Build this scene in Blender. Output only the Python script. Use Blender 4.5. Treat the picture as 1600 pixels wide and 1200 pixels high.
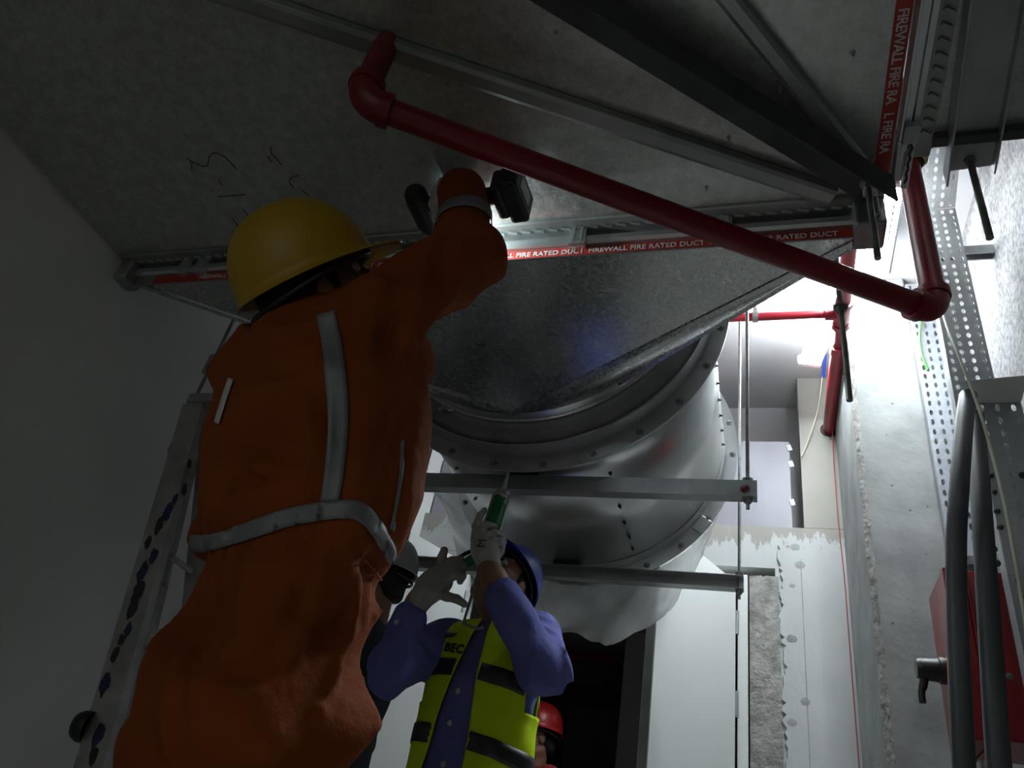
import bpy, bmesh, math, random
import numpy as np
from mathutils import Vector, Matrix
from mathutils.bvhtree import BVHTree

for o in list(bpy.data.objects):
    bpy.data.objects.remove(o)
scene = bpy.context.scene
COL = scene.collection
random.seed(7)

# ------------------------------------------------------------------ camera
FPX, CZ = 1200.0, 0.8                      # focal length in pixels of a 1600 px wide frame, eye height
def _n(v):
    v = np.array(v, float)
    return v / np.linalg.norm(v)
_Z = _n([360, -1720, FPX])                 # the three world axes seen in the camera frame
_Y = _n([400, 922, FPX]); _Y = _n(_Y - _Z * _Y.dot(_Z))
_X = np.cross(_Y, _Z)
RM = np.array([_X, _Y, _Z])
cam_data = bpy.data.cameras.new('camera')
cam_data.sensor_fit = 'HORIZONTAL'
cam_data.sensor_width = 36.0
cam_data.lens = 36.0 * FPX / 1600.0
cam_data.clip_start = 0.02
cam = bpy.data.objects.new('camera', cam_data)
COL.objects.link(cam)
m4 = Matrix.Identity(4)
for i in range(3):
    m4[i][0], m4[i][1], m4[i][2] = RM[i, 0], -RM[i, 1], -RM[i, 2]
m4[2][3] = CZ
cam.matrix_world = m4
scene.camera = cam

# ------------------------------------------------------------------ world, exposure
TUBE_STRENGTH = 170.0
LED_POWER = 4.2
world = bpy.data.worlds.new('world')
scene.world = world
world.use_nodes = True
bg = world.node_tree.nodes['Background']
bg.inputs[0].default_value = (0.80, 0.86, 0.82, 1)
bg.inputs[1].default_value = 0.28
vs = scene.view_settings
vs.view_transform = 'Standard'
vs.look = 'None'
vs.exposure = 0.62
vs.gamma = 1.0
vs.use_curve_mapping = False

# ------------------------------------------------------------------ measuring helpers
def _ray(u, v):
    return RM @ np.array([(u - 800) / FPX, (v - 600) / FPX, 1.0])
def AY(u, v, y):                           # point of the plane Y = y seen at a photograph position
    r = _ray(u, v); r = r * (y / r[1]); return Vector((r[0], r[1], r[2] + CZ))
def AX(u, v, x):
    r = _ray(u, v); r = r * (x / r[0]); return Vector((r[0], r[1], r[2] + CZ))
def AZ(u, v, z):
    r = _ray(u, v); r = r * ((z - CZ) / r[2]); return Vector((r[0], r[1], r[2] + CZ))
def prj(p):
    c = RM.T @ (np.array(p, float) - np.array([0, 0, CZ]))
    return 800 + FPX * c[0] / c[2], 600 + FPX * c[1] / c[2]
def zat(x, y, v):                          # height on a plumb line that shows at row v
    lo, hi = 0.0, 6.0
    for _ in range(50):
        mid = (lo + hi) / 2
        if prj((x, y, mid))[1] > v: lo = mid
        else: hi = mid
    return lo

# ------------------------------------------------------------------ materials
MATS = {}
def mat(name, col, rough=0.6, metal=0.0, col2=None, scale=6.0, detail=6.0, bump=0.0, bscale=40.0, rvar=0.0,
        spangle=0.0, stretch=(1, 1, 1), trans=0.0, emit=None, alpha=None, spec=0.5, lo=0.35, hi=0.65, coat=0.0, pits=0):
    if name in MATS: return MATS[name]
    m = bpy.data.materials.new(name); m.use_nodes = True
    nt = m.node_tree; N = nt.nodes; L = nt.links
    b = N['Principled BSDF']
    b.inputs['Roughness'].default_value = rough
    b.inputs['Metallic'].default_value = metal
    b.inputs['Specular IOR Level'].default_value = spec
    b.inputs['Coat Weight'].default_value = coat
    tc = N.new('ShaderNodeTexCoord'); mp = N.new('ShaderNodeMapping')
    mp.inputs['Scale'].default_value = stretch
    L.new(tc.outputs['Object'], mp.inputs['Vector'])
    nz = N.new('ShaderNodeTexNoise'); nz.inputs['Scale'].default_value = scale
    nz.inputs['Detail'].default_value = detail
    L.new(mp.outputs['Vector'], nz.inputs['Vector'])
    rp = N.new('ShaderNodeValToRGB')
    rp.color_ramp.elements[0].position = lo; rp.color_ramp.elements[1].position = hi
    c2 = col2 if col2 else tuple(c * 0.85 for c in col)
    rp.color_ramp.elements[0].color = (*c2, 1); rp.color_ramp.elements[1].color = (*col, 1)
    L.new(nz.outputs['Fac'], rp.inputs['Fac'])
    cout = rp.outputs['Color']
    if spangle > 0:
        vo = N.new('ShaderNodeTexVoronoi'); vo.inputs['Scale'].default_value = 150
        wv = N.new('ShaderNodeTexNoise'); wv.inputs['Scale'].default_value = 30
        L.new(mp.outputs['Vector'], wv.inputs['Vector'])
        mx0 = N.new('ShaderNodeMixRGB'); mx0.inputs[0].default_value = 0.06
        L.new(mp.outputs['Vector'], mx0.inputs[1]); L.new(wv.outputs['Color'], mx0.inputs[2])
        L.new(mx0.outputs[0], vo.inputs['Vector'])
        hs = N.new('ShaderNodeRGBToBW'); L.new(vo.outputs['Color'], hs.inputs[0])
        mr = N.new('ShaderNodeMapRange'); mr.inputs[3].default_value = 1 - spangle; mr.inputs[4].default_value = 1 + spangle
        L.new(hs.outputs[0], mr.inputs[0])
        mx = N.new('ShaderNodeMixRGB'); mx.blend_type = 'MULTIPLY'; mx.inputs[0].default_value = 1
        L.new(cout, mx.inputs[1]); L.new(mr.outputs[0], mx.inputs[2]); cout = mx.outputs[0]
        rr = N.new('ShaderNodeMapRange'); rr.inputs[3].default_value = rough - 0.07; rr.inputs[4].default_value = rough + 0.1
        L.new(hs.outputs[0], rr.inputs[0]); L.new(rr.outputs[0], b.inputs['Roughness'])
    elif rvar > 0:
        rr = N.new('ShaderNodeMapRange'); rr.inputs[3].default_value = max(0, rough - rvar); rr.inputs[4].default_value = min(1, rough + rvar)
        L.new(nz.outputs['Fac'], rr.inputs[0]); L.new(rr.outputs[0], b.inputs['Roughness'])
    L.new(cout, b.inputs['Base Color'])
    if pits:
        pv = N.new('ShaderNodeTexVoronoi'); pv.inputs['Scale'].default_value = pits; pv.inputs['Randomness'].default_value = 1
        L.new(tc.outputs['Object'], pv.inputs['Vector'])
        pr = N.new('ShaderNodeMapRange'); pr.inputs[1].default_value = .055; pr.inputs[2].default_value = .09; pr.inputs[3].default_value = .35; pr.inputs[4].default_value = 1
        L.new(pv.outputs['Distance'], pr.inputs[0])
        pm = N.new('ShaderNodeMixRGB'); pm.blend_type = 'MULTIPLY'; pm.inputs[0].default_value = 1
        L.new(cout, pm.inputs[1]); L.new(pr.outputs[0], pm.inputs[2]); L.new(pm.outputs[0], b.inputs['Base Color'])
    if bump > 0:
        n2 = N.new('ShaderNodeTexNoise'); n2.inputs['Scale'].default_value = bscale; n2.inputs['Detail'].default_value = 5
        L.new(mp.outputs['Vector'], n2.inputs['Vector'])
        bp = N.new('ShaderNodeBump'); bp.inputs['Strength'].default_value = bump; bp.inputs['Distance'].default_value = 0.01
        L.new(n2.outputs['Fac'], bp.inputs['Height']); L.new(bp.outputs['Normal'], b.inputs['Normal'])
    if trans: b.inputs['Transmission Weight'].default_value = trans
    if alpha is not None: b.inputs['Alpha'].default_value = alpha
    if emit:
        b.inputs['Emission Color'].default_value = (*emit[0], 1); b.inputs['Emission Strength'].default_value = emit[1]
    MATS[name] = m
    return m

GALV = mat('galvanised_sheet', (.56, .57, .56), .24, .94, (.46, .47, .46), 2.2, spangle=.07)
GALVP = mat('dusty_duct_sheet', (.56, .57, .54), .36, .80, (.46, .47, .44), 30, detail=3, spangle=.16)
GALVF = mat('galvanised_fan', (.68, .70, .70), .32, .92, (.58, .60, .60), 3, rvar=.06)
GALVD = mat('dusty_galvanised', (.40, .41, .39), .42, .75, (.26, .27, .26), 5, bump=.03, bscale=80, rvar=.12)
STEEL = mat('grey_steel', (.46, .47, .47), .45, .6, (.34, .35, .35), 9, bump=.02, bscale=120, rvar=.1)
DARKST = mat('dark_primed_steel', (.085, .088, .09), .5, .45, (.05, .05, .052), 10, bump=.03, bscale=150, rvar=.1)
ROD = mat('zinc_rod', (.34, .34, .33), .4, .8, (.22, .22, .2), 30)
REDP = mat('red_pipe_paint', (.22, .006, .014), .38, 0, (.165, .0045, .010), 7, bump=.03, bscale=60, spec=.5)
REDL = mat('red_enamel', (.26, .014, .018), .26, 0, (.21, .010, .013), 5, spec=.6)
REDT = mat('red_tape', (.42, .035, .022), .5, 0, (.34, .028, .018), 12)
WHT = mat('white_lettering', (.75, .74, .72), .6, 0, (.55, .54, .52), 60)
BLK = mat('black_plastic', (.015, .015, .016), .42, 0, (.01, .01, .01), 20)
RUB = mat('black_rubber', (.02, .02, .02), .8, 0, (.012, .012, .012), 20)
CONC = mat('cast_concrete', (.31, .32, .31), .85, 0, (.21, .218, .214), 5.5, detail=9, bump=.2, bscale=22, pits=14)
ROUGHC = mat('broken_concrete', (.40, .39, .36), .95, 0, (.22, .215, .20), 14, detail=9, bump=.8, bscale=45)
RENDER = mat('sprayed_render', (.19, .19, .19), .9, 0, (.085, .085, .085), 60, detail=3, bump=.35, bscale=95)
WLEFT = mat('dull_white_paint', (.80, .81, .79), .75, 0, (.70, .705, .68), 2.2, bump=.03, bscale=30)
CEIL = mat('ceiling_paint', (.42, .42, .42), .85, 0, (.35, .35, .36), 2.0, bump=.05, bscale=18)
DOORW = mat('door_white', (.80, .82, .80), .5, 0, (.76, .78, .76), 2, bump=.01)
DARKW = mat('basement_block', (.38, .38, .385), .9, 0, (.28, .28, .285), 3, bump=.1, bscale=15)
FLOOR = mat('screed_floor', (.56, .55, .52), .85, 0, (.44, .43, .41), 3, bump=.1, bscale=20)
SHEET = mat('grey_cover_sheet', (.30, .30, .335), .5, 0, (.26, .26, .29), 3)
ORANGE = mat('orange_cotton', (.285, .064, .010), .85, 0, (.235, .050, .008), 7, bump=.55, bscale=26, spec=.2)
RETRO = mat('retroreflective_tape', (.27, .285, .28), .5, .2, (.21, .22, .22), 18)
YELLOWH = mat('yellow_helmet_shell', (.48, .29, .009), .42, 0, (.42, .245, .007), 4)
BLUEH = mat('blue_helmet_shell', (.025, .04, .36), .32, 0, (.02, .03, .28), 4)
REDH = mat('red_helmet_shell', (.60, .02, .02), .35, 0, (.5, .015, .015), 4)
GREYH = mat('grey_helmet_shell', (.42, .43, .43), .4, 0, (.36, .37, .37), 4)
SKIN = mat('brown_skin', (.34, .18, .11), .5, 0, (.26, .13, .078), 12, bump=.05, bscale=120)
HAIR = mat('black_hair', (.012, .01, .01), .5, 0, (.006, .005, .005), 40, bump=.5, bscale=160)
BLUES = mat('blue_work_shirt', (.16, .175, .46), .85, 0, (.125, .138, .39), 9, bump=.5, bscale=30, spec=.2)
VESTY = mat('fluorescent_yellow_mesh', (.62, .85, .010), .75, 0, (.54, .76, .008), 8, bump=.35, bscale=22, spec=.2)
VESTB = mat('dark_reflective_band', (.045, .047, .05), .45, .2, (.03, .03, .033), 15)
NAVY = mat('dark_navy_cloth', (.025, .027, .035), .9, 0, (.018, .02, .026), 8, bump=.06, bscale=200)
GLOVE = mat('knitted_glove', (.58, .58, .55), .9, 0, (.47, .47, .44), 30, bump=.35, bscale=500)
GLOVEG = mat('grey_knitted_glove', (.46, .46, .43), .9, 0, (.36, .36, .34), 30, bump=.35, bscale=500)
EYEW = mat('eye_white', (.6, .58, .54), .2, 0, (.55, .53, .5), 10)
EYEB = mat('eye_iris', (.015, .008, .005), .15, 0, (.01, .006, .004), 10)
ALU = mat('ladder_aluminium', (.50, .50, .48), .4, .65, (.34, .34, .32), 14, rvar=.12)
INK = mat('marker_ink', (.02, .02, .02), .7, 0, (.015, .015, .015), 20)
BLUEP = mat('blue_paint_splash', (.02, .03, .11), .6, 0, (.01, .012, .03), 30)
BLACKP = mat('black_grime', (.015, .015, .016), .7, 0, (.03, .03, .03), 30)
FOAM = mat('polyurethane_foam', (.55, .46, .24), .9, 0, (.38, .30, .14), 25, bump=.6, bscale=60)
PIPEG = mat('black_conduit', (.085, .088, .092), .5, 0, (.035, .037, .04), 6, bump=.04, bscale=50, stretch=(1, 1, .25))
GREENW = mat('green_wire', (.06, .26, .04), .5, 0, (.05, .2, .03), 10)
PALEW = mat('pale_wire', (.60, .60, .46), .5, 0, (.5, .5, .38), 10)
BLUET = mat('blue_tape', (.02, .05, .5), .5, 0, (.02, .04, .4), 10)
GREENL = mat('green_label', (.005, .22, .05), .4, 0, (.004, .18, .04), 10)
CARTW = mat('white_cartridge', (.62, .63, .62), .4, 0, (.56, .57, .56), 10)
TRAY = mat('tray_galvanised', (.42, .44, .47), .42, .8, (.32, .34, .37), 4, spangle=.10)
TRAYF = mat('dull_tray_galvanised', (.36, .37, .37), .42, .8, (.27, .28, .28), 4, bump=.03, bscale=60, spangle=.1)
TUBE = mat('lit_fluorescent_tube', (.9, .95, 1), .4, 0, None, 5, emit=((.86, .95, 1.0), TUBE_STRENGTH))
LEDM = mat('led_lens', (.8, .9, 1), .3, 0, None, 5, emit=((.75, .93, 1.0), 12.0))
FIXW = mat('white_fixture_steel', (.75, .75, .72), .45, 0, (.7, .7, .66), 4)
FLEX = mat('grey_flexible_fabric', (.30, .305, .31), .5, .2, (.22, .22, .222), 10, bump=.15, bscale=120)

def mat_plastic():
    m = bpy.data.materials.new('polythene_film'); m.use_nodes = True
    nt = m.node_tree; N = nt.nodes; L = nt.links
    b = N['Principled BSDF']; b.inputs['Base Color'].default_value = (.85, .87, .87, 1); b.inputs['Roughness'].default_value = .3
    t = N.new('ShaderNodeBsdfTranslucent'); t.inputs[0].default_value = (.75, .77, .77, 1)
    tr = N.new('ShaderNodeBsdfTransparent')
    tc = N.new('ShaderNodeTexCoord'); nz = N.new('ShaderNodeTexNoise'); nz.inputs['Scale'].default_value = 9; nz.inputs['Detail'].default_value = 6
    L.new(tc.outputs['Object'], nz.inputs['Vector'])
    bp = N.new('ShaderNodeBump'); bp.inputs['Strength'].default_value = .5; bp.inputs['Distance'].default_value = .02
    L.new(nz.outputs['Fac'], bp.inputs['Height']); L.new(bp.outputs['Normal'], b.inputs['Normal'])
    a = N.new('ShaderNodeMixShader'); a.inputs[0].default_value = .45
    L.new(b.outputs[0], a.inputs[1]); L.new(t.outputs[0], a.inputs[2])
    c = N.new('ShaderNodeMixShader')
    mr = N.new('ShaderNodeMapRange'); mr.inputs[1].default_value = .3; mr.inputs[2].default_value = .7; mr.inputs[3].default_value = .15; mr.inputs[4].default_value = .40
    L.new(nz.outputs['Fac'], mr.inputs[0]); L.new(mr.outputs[0], c.inputs[0])
    L.new(a.outputs[0], c.inputs[1]); L.new(tr.outputs[0], c.inputs[2])
    L.new(c.outputs[0], N['Material Output'].inputs['Surface'])
    return m
PLASTIC = mat_plastic()

def mat_backwall():
    """bare beige plaster with white paint below a ragged, dripping edge"""
    m = bpy.data.materials.new('part_painted_plaster'); m.use_nodes = True
    nt = m.node_tree; N = nt.nodes; L = nt.links
    b = N['Principled BSDF']; b.inputs['Roughness'].default_value = .8
    tc = N.new('ShaderNodeTexCoord'); sp = N.new('ShaderNodeSeparateXYZ'); L.new(tc.outputs['Object'], sp.inputs[0])
    mp = N.new('ShaderNodeMapping'); mp.inputs['Scale'].default_value = (1, 1, .35); L.new(tc.outputs['Object'], mp.inputs[0])
    n1 = N.new('ShaderNodeTexNoise'); n1.inputs['Scale'].default_value = 14; n1.inputs['Detail'].default_value = 7; n1.inputs['Roughness'].default_value = .7
    L.new(mp.outputs[0], n1.inputs['Vector'])
    ma = N.new('ShaderNodeMath'); ma.operation = 'MULTIPLY_ADD'; ma.inputs[1].default_value = .55; L.new(n1.outputs['Fac'], ma.inputs[0]); L.new(sp.outputs[2], ma.inputs[2])
    th = N.new('ShaderNodeMapRange'); th.inputs[1].default_value = 2.78; th.inputs[2].default_value = 2.80; L.new(ma.outputs[0], th.inputs[0])
    n2 = N.new('ShaderNodeTexNoise'); n2.inputs['Scale'].default_value = 5; n2.inputs['Detail'].default_value = 8; L.new(tc.outputs['Object'], n2.inputs['Vector'])
    r1 = N.new('ShaderNodeValToRGB'); r1.color_ramp.elements[0].color = (.46, .475, .47, 1); r1.color_ramp.elements[1].color = (.56, .575, .57, 1); L.new(n2.outputs['Fac'], r1.inputs[0])
    r2 = N.new('ShaderNodeValToRGB'); r2.color_ramp.elements[0].color = (.28, .27, .235, 1); r2.color_ramp.elements[1].color = (.36, .35, .315, 1); L.new(n2.outputs['Fac'], r2.inputs[0])
    mx = N.new('ShaderNodeMixRGB'); L.new(th.outputs[0], mx.inputs[0]); L.new(r1.outputs[0], mx.inputs[1]); L.new(r2.outputs[0], mx.inputs[2])
    L.new(mx.outputs[0], b.inputs['Base Color'])
    bp = N.new('ShaderNodeBump'); bp.inputs['Strength'].default_value = .25; bp.inputs['Distance'].default_value = .01
    L.new(n1.outputs['Fac'], bp.inputs['Height']); L.new(bp.outputs['Normal'], b.inputs['Normal'])
    return m
BACKW = mat_backwall()

# ------------------------------------------------------------------ object helpers
WLOC = {}
def _attach(o, parent, M=None):
    COL.objects.link(o)
    if M is not None: o.matrix_basis = M
    if parent is not None:
        o.parent = parent
        if parent.name in WLOC: o.matrix_parent_inverse = Matrix.Translation(-WLOC[parent.name])
    return o
def tag(o, label, cat, group=None):
    o['label'] = label; o['category'] = cat
    if group: o['group'] = group
    return o
def thing(name, label, cat, loc=(0, 0, 0), group=None):
    o = bpy.data.objects.new(name, None); o.empty_display_size = .1
    o.location = loc; COL.objects.link(o); WLOC[o.name] = Vector(loc)
    return tag(o, label, cat, group)
def struct(o):
    o['kind'] = 'structure'; return o

class MB:
    def __init__(s): s.v = []; s.f = []; s.sm = []
    def add(s, vs, fs, smooth=False):
        n = len(s.v); s.v += [tuple(p) for p in vs]
        for f in fs: s.f.append(tuple(i + n for i in f)); s.sm.append(smooth)
        return s
    def box(s, lo, hi):
        x0, y0, z0 = lo; x1, y1, z1 = hi
        return s.add([(x0, y0, z0), (x1, y0, z0), (x1, y1, z0), (x0, y1, z0), (x0, y0, z1), (x1, y0, z1), (x1, y1, z1), (x0, y1, z1)],
                     [(0, 3, 2, 1), (4, 5, 6, 7), (0, 1, 5, 4), (1, 2, 6, 5), (2, 3, 7, 6), (3, 0, 4, 7)])
    def obox(s, c, ax, ay, az, hx, hy, hz):      # oriented box: centre, axes, half sizes
        c = Vector(c); ax, ay, az = Vector(ax).normalized(), Vector(ay).normalized(), Vector(az).normalized()
        v = [c + ax * (i * hx) + ay * (j * hy) + az * (k * hz) for k in (-1, 1) for j in (-1, 1) for i in (-1, 1)]
        return s.add(v, [(0, 2, 3, 1), (4, 5, 7, 6), (0, 1, 5, 4), (2, 6, 7, 3), (0, 4, 6, 2), (1, 3, 7, 5)])
    def tube(s, pts, r, n=12, caps=True, smooth=True):
        pts = [Vector(p) for p in pts]; k = len(pts)
        rs = r if isinstance(r, (list, tuple)) else [r] * k
        t0 = (pts[1] - pts[0]).normalized()
        up = Vector((0, 0, 1)) if abs(t0.z) < .9 else Vector((1, 0, 0))
        a = t0.cross(up).normalized(); base = len(s.v); rings = []
        for i, p in enumerate(pts):
            t = (pts[min(i + 1, k - 1)] - pts[max(i - 1, 0)]).normalized()
            a = (a - t * a.dot(t)).normalized(); b = t.cross(a)
            rings.append([p + (a * math.cos(2 * math.pi * j / n) + b * math.sin(2 * math.pi * j / n)) * rs[i] for j in range(n)])
        vs = [q for ring in rings for q in ring]; fs = []
        for i in range(k - 1):
            for j in range(n):
                fs.append((i * n + j, i * n + (j + 1) % n, (i + 1) * n + (j + 1) % n, (i + 1) * n + j))
        s.add(vs, fs, smooth)
        if caps:
            s.add(rings[0], [tuple(range(n))[::-1]]); s.add(rings[-1], [tuple(range(n))])
        return s
    def prof(s, p0, p1, prof, up=(0, 0, 1), caps=True):     # extrude a closed 2-D outline (side, up) from p0 to p1
        p0, p1 = Vector(p0), Vector(p1); d = (p1 - p0).normalized(); up = Vector(up)
        sd = d.cross(up).normalized(); u = sd.cross(d).normalized(); n = len(prof)
        vs = [p + sd * a + u * b for p in (p0, p1) for a, b in prof]
        fs = [(j, (j + 1) % n, n + (j + 1) % n, n + j) for j in range(n)]
        if caps: fs += [tuple(range(n))[::-1], tuple(range(n, 2 * n))]
        return s.add(vs, fs)
    def lathe(s, prof, c, axis='y', n=64, a0=0, a1=2 * math.pi, smooth=True):  # prof: (radius, along)
        full = abs(a1 - a0 - 2 * math.pi) < 1e-6; k = n if full else n + 1; vs = []
        for i in range(k):
            t = a0 + (a1 - a0) * i / n; cs, sn = math.cos(t), math.sin(t)
            for r, h in prof:
                if axis == 'y': vs.append((c[0] + r * cs, c[1] + h, c[2] + r * sn))
                else: vs.append((c[0] + r * cs, c[1] + r * sn, c[2] + h))
        m = len(prof); fs = []
        for i in range(n):
            for j in range(m - 1):
                a, b = i * m + j, ((i + 1) % k) * m + j
                fs.append((a, a + 1, b + 1, b))
        return s.add(vs, fs, smooth)
    def mesh(s, name):
        me = bpy.data.meshes.new(name); me.from_pydata(s.v, [], s.f)
        me.polygons.foreach_set('use_smooth', s.sm); 
        bm = bmesh.new(); bm.from_mesh(me); bmesh.ops.recalc_face_normals(bm, faces=bm.faces); bm.to_mesh(me); bm.free()
        me.update(); return me
    def build(s, name, m, parent=None, bevel=0, solid=0, offs=-1, split=False):
        me = s.mesh(name); me.materials.append(m)
        o = bpy.data.objects.new(name, me); _attach(o, parent)
        if solid:
            q = o.modifiers.new('solid', 'SOLIDIFY'); q.thickness = solid; q.offset = offs
        if bevel:
            q = o.modifiers.new('bevel', 'BEVEL'); q.width = bevel; q.segments = 2; q.limit_method = 'ANGLE'; q.angle_limit = math.radians(40)
        if split:
            q = o.modifiers.new('edges', 'EDGE_SPLIT'); q.split_angle = math.radians(35)
        return o
def piece(name, me, parent, M):
    o = bpy.data.objects.new(name, me); return _attach(o, parent, M)
def frame(o, x, z):                                         # matrix from origin, x-like and z-like axes
    z = Vector(z).normalized(); x = Vector(x); x = (x - z * x.dot(z)).normalized(); y = z.cross(x)
    M = Matrix.Identity(4)
    for i in range(3): M[i][0], M[i][1], M[i][2], M[i][3] = x[i], y[i], z[i], o[i]
    return M
def text_mesh(txt, size, M, m, name, parent, depth=.0004, spacing=1.0, bold=.0):
    cu = bpy.data.curves.new('t', 'FONT'); cu.body = txt; cu.size = size; cu.extrude = depth; cu.space_character = spacing
    cu.offset = bold; cu.align_x = 'LEFT'; cu.resolution_u = 3
    t = bpy.data.objects.new('t', cu); COL.objects.link(t)
    dg = bpy.context.evaluated_depsgraph_get()
    me = bpy.data.meshes.new_from_object(t.evaluated_get(dg)); bpy.data.objects.remove(t)
    me.transform(M); me.materials.clear(); me.materials.append(m)
    o = bpy.data.objects.new(name, me); return _attach(o, parent)
def bez(a, b, c, d, n=10):
    a, b, c, d = map(Vector, (a, b, c, d))
    return [a * (1 - t) ** 3 + b * (3 * t * (1 - t) ** 2) + c * (3 * t * t * (1 - t)) + d * t ** 3 for t in [i / n for i in range(n + 1)]]
def smooth_path(pts, n=6):
    pts = [Vector(p) for p in pts]; out = []
    for i in range(len(pts) - 1):
        p0, p1, p2, p3 = pts[max(i - 1, 0)], pts[i], pts[i + 1], pts[min(i + 2, len(pts) - 1)]
        for k in range(n):
            t = k / n
            out.append(.5 * ((2 * p1) + (p2 - p0) * t + (2 * p0 - 5 * p1 + 4 * p2 - p3) * t * t + (3 * p1 - p0 - 3 * p2 + p3) * t ** 3))
    out.append(pts[-1]); return out

def hexbolt(r=.008, h=.006, washer=True):
    b = MB()
    if washer: b.lathe([(0, .002), (r * 1.5, .002), (r * 1.5, 0)], (0, 0, 0), 'z', 12, smooth=False)
    b.lathe([(0, h), (r, h), (r, .0015)], (0, 0, 0), 'z', 6, smooth=False)
    b.lathe([(0, h + .009), (r * .5, h + .008), (r * .5, h)], (0, 0, 0), 'z', 8, smooth=False)
    return b

# =================================================================== SETTING
XL, XR, YB, ZC = -1.82, .84, 3.66, 3.5
struct(MB().box((XL - .2, -3.5, -.15), (XR + .2, 8.2, 0)).build('floor', FLOOR))
struct(MB().box((XL - .2, -1.6, ZC), (XR + .2, 4.0, ZC + .15)).build('ceiling', CEIL))
struct(MB().box((XL - .15, -3.5, 0), (XL, YB + .15, ZC)).build('wall_left', WLEFT))
struct(MB().box((XR, -3.5, 0), (XR + .15, YB + .15, ZC)).build('wall_right', RENDER))
DX0, DX1, DZ = -1.47, -.11, 2.30          # clear door opening
b = MB()
b.box((XL, YB, 0), (DX0 - .08, YB + .15, 2.37))
b.box((.06, YB, 0), (XR, YB + .15, 2.59))
b.box((XL, YB, 2.372), (.06, YB + .15, 2.59))
b.box((.20, YB, 2.592), (XR, YB + .15, ZC))
wb = struct(b.build('wall_back', BACKW))
# exposed broken concrete beside the door frame, and the plaster coat with its ragged edge
def rough_slab(x0, x1, z0, z1, y, amp, nx, nz, seed):
    rnd = random.Random(seed); b = MB(); vs = []
    for j in range(nz + 1):
        for i in range(nx + 1):
            e = 0 if i in (0,) else 1
            vs.append((x0 + (x1 - x0) * i / nx + (rnd.uniform(-.006, .006) if 0 < i < nx else 0), y - amp * rnd.random() * e,
                       z0 + (z1 - z0) * j / nz - (.012 * rnd.random() if j == nz else 0)))
    fs = [(j * (nx + 1) + i, j * (nx + 1) + i + 1, (j + 1) * (nx + 1) + i + 1, (j + 1) * (nx + 1) + i) for j in range(nz) for i in range(nx)]
    b.add(vs, fs, True)
    n = nx + 1
    back = [(p[0], y + .13, p[2]) for p in vs[nz * n:]]
    b.add(vs[nz * n:] + back, [(i, i + 1, n + i + 1, n + i) for i in range(nx)])
    side = [vs[j * n] for j in range(nz + 1)]; b.add(side + [(p[0], y + .13, p[2]) for p in side], [(j, j + 1, nz + 2 + j, nz + 1 + j) for j in range(nz)])
    return b
rough_slab(-.058, .075, 0, 2.335, YB - .002, .010, 8, 110, 3).build('concrete_jamb', ROUGHC, wb)
rnd = random.Random(11); b = MB(); edge = []
z = 0.0
while z < 2.50:
    edge.append((.078 + .008 * math.sin(17 * z) + rnd.uniform(-.004, .010) + (.012 if rnd.random() < .15 else 0), z)); z += rnd.uniform(.010, .022)
edge += [(.055, 2.40), (.02, 2.385), (-.02, 2.39), (-.10, 2.385), (-.25, 2.39), (-.40, 2.384)] if False else []
n = len(edge)
vs = [(x, YB - .012, z) for x, z in edge] + [(.3765, YB - .012, z) for x, z in edge] + [(x - .003, YB - .0005, z) for x, z in edge]
fs = [(i, n + i, n + i + 1, i + 1) for i in range(n - 1)] + [(i, i + 1, 2 * n + i + 1, 2 * n + i) for i in range(n - 1)]
b.add(vs, fs).build('plaster_coat', BACKW, wb)
# chips and fixing holes in the plaster
for u, v, r in ((1250, 883, 7), (1237, 998, 7), (1258, 1096, 6), (1237, 1129, 6), (1242, 855, 7), (1345, 1076, 5), (1238, 915, 4)):
    p = AY(u, v, YB - .0125); b = MB(); k = 9; rr = r / 1200 * 3.5
    ring = [(p.x + rr * (1 + .3 * rnd.random()) * math.cos(2 * math.pi * i / k), p.y, p.z + rr * .8 * (1 + .3 * rnd.random()) * math.sin(2 * math.pi * i / k)) for i in range(k)]
    b.add([(p.x, p.y - .0012, p.z)] + ring, [(0, 1 + i, 1 + (i + 1) % k) for i in range(k)])
    b.build('plaster_chip', DARKW, wb)
# hairline board joint of the plaster
MB().box((.175, YB - .0145, 0), (.178, YB - .0115, 2.42)).build('plaster_joint', ROUGHC, wb)

# column standing in front of the back wall
CX0, CX1, CY = .376, .64, 2.89
colm = struct(MB().box((CX0, CY, 0), (CX1, YB, ZC)).build('column', CONC, bevel=.008))
struct(MB().box((CX1 + .001, 2.96, 0), (XR - .001, YB - .001, ZC)).build('wall_niche', CONC))
b = MB(); rnd = random.Random(5); k = 120                      # crumbled arris
vs = []
for i in range(k + 1):
    zz = 3.1 * i / k
    vs += [(CX0 - .004 - .004 * rnd.random(), CY + .004, zz), (CX0 + .003 + .010 * rnd.random(), CY - .005 - .004 * rnd.random(), zz), (CX0 + .016 + .006 * rnd.random(), CY - .0008, zz)]
fs = []
for i in range(k): fs += [(3 * i, 3 * i + 1, 3 * i + 4, 3 * i + 3), (3 * i + 1, 3 * i + 2, 3 * i + 5, 3 * i + 4)]
b.add(vs, fs).build('broken_arris', ROUGHC, colm)
# recess above the door: opening in the back wall, slab and wall beyond it
struct(MB().box((XL - .2, 4.0, ZC + .03), (XR + .2, 4.3, ZC + .15)).build('trim_1', CEIL))
struct(MB().box((XL, 3.95, 2.58), (.30, 4.10, ZC + .02)).build('wall_recess', CEIL))
struct(MB().box((XL, YB + .155, 2.43), (.30, 3.945, 2.58)).build('trim_2', DARKW))
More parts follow.
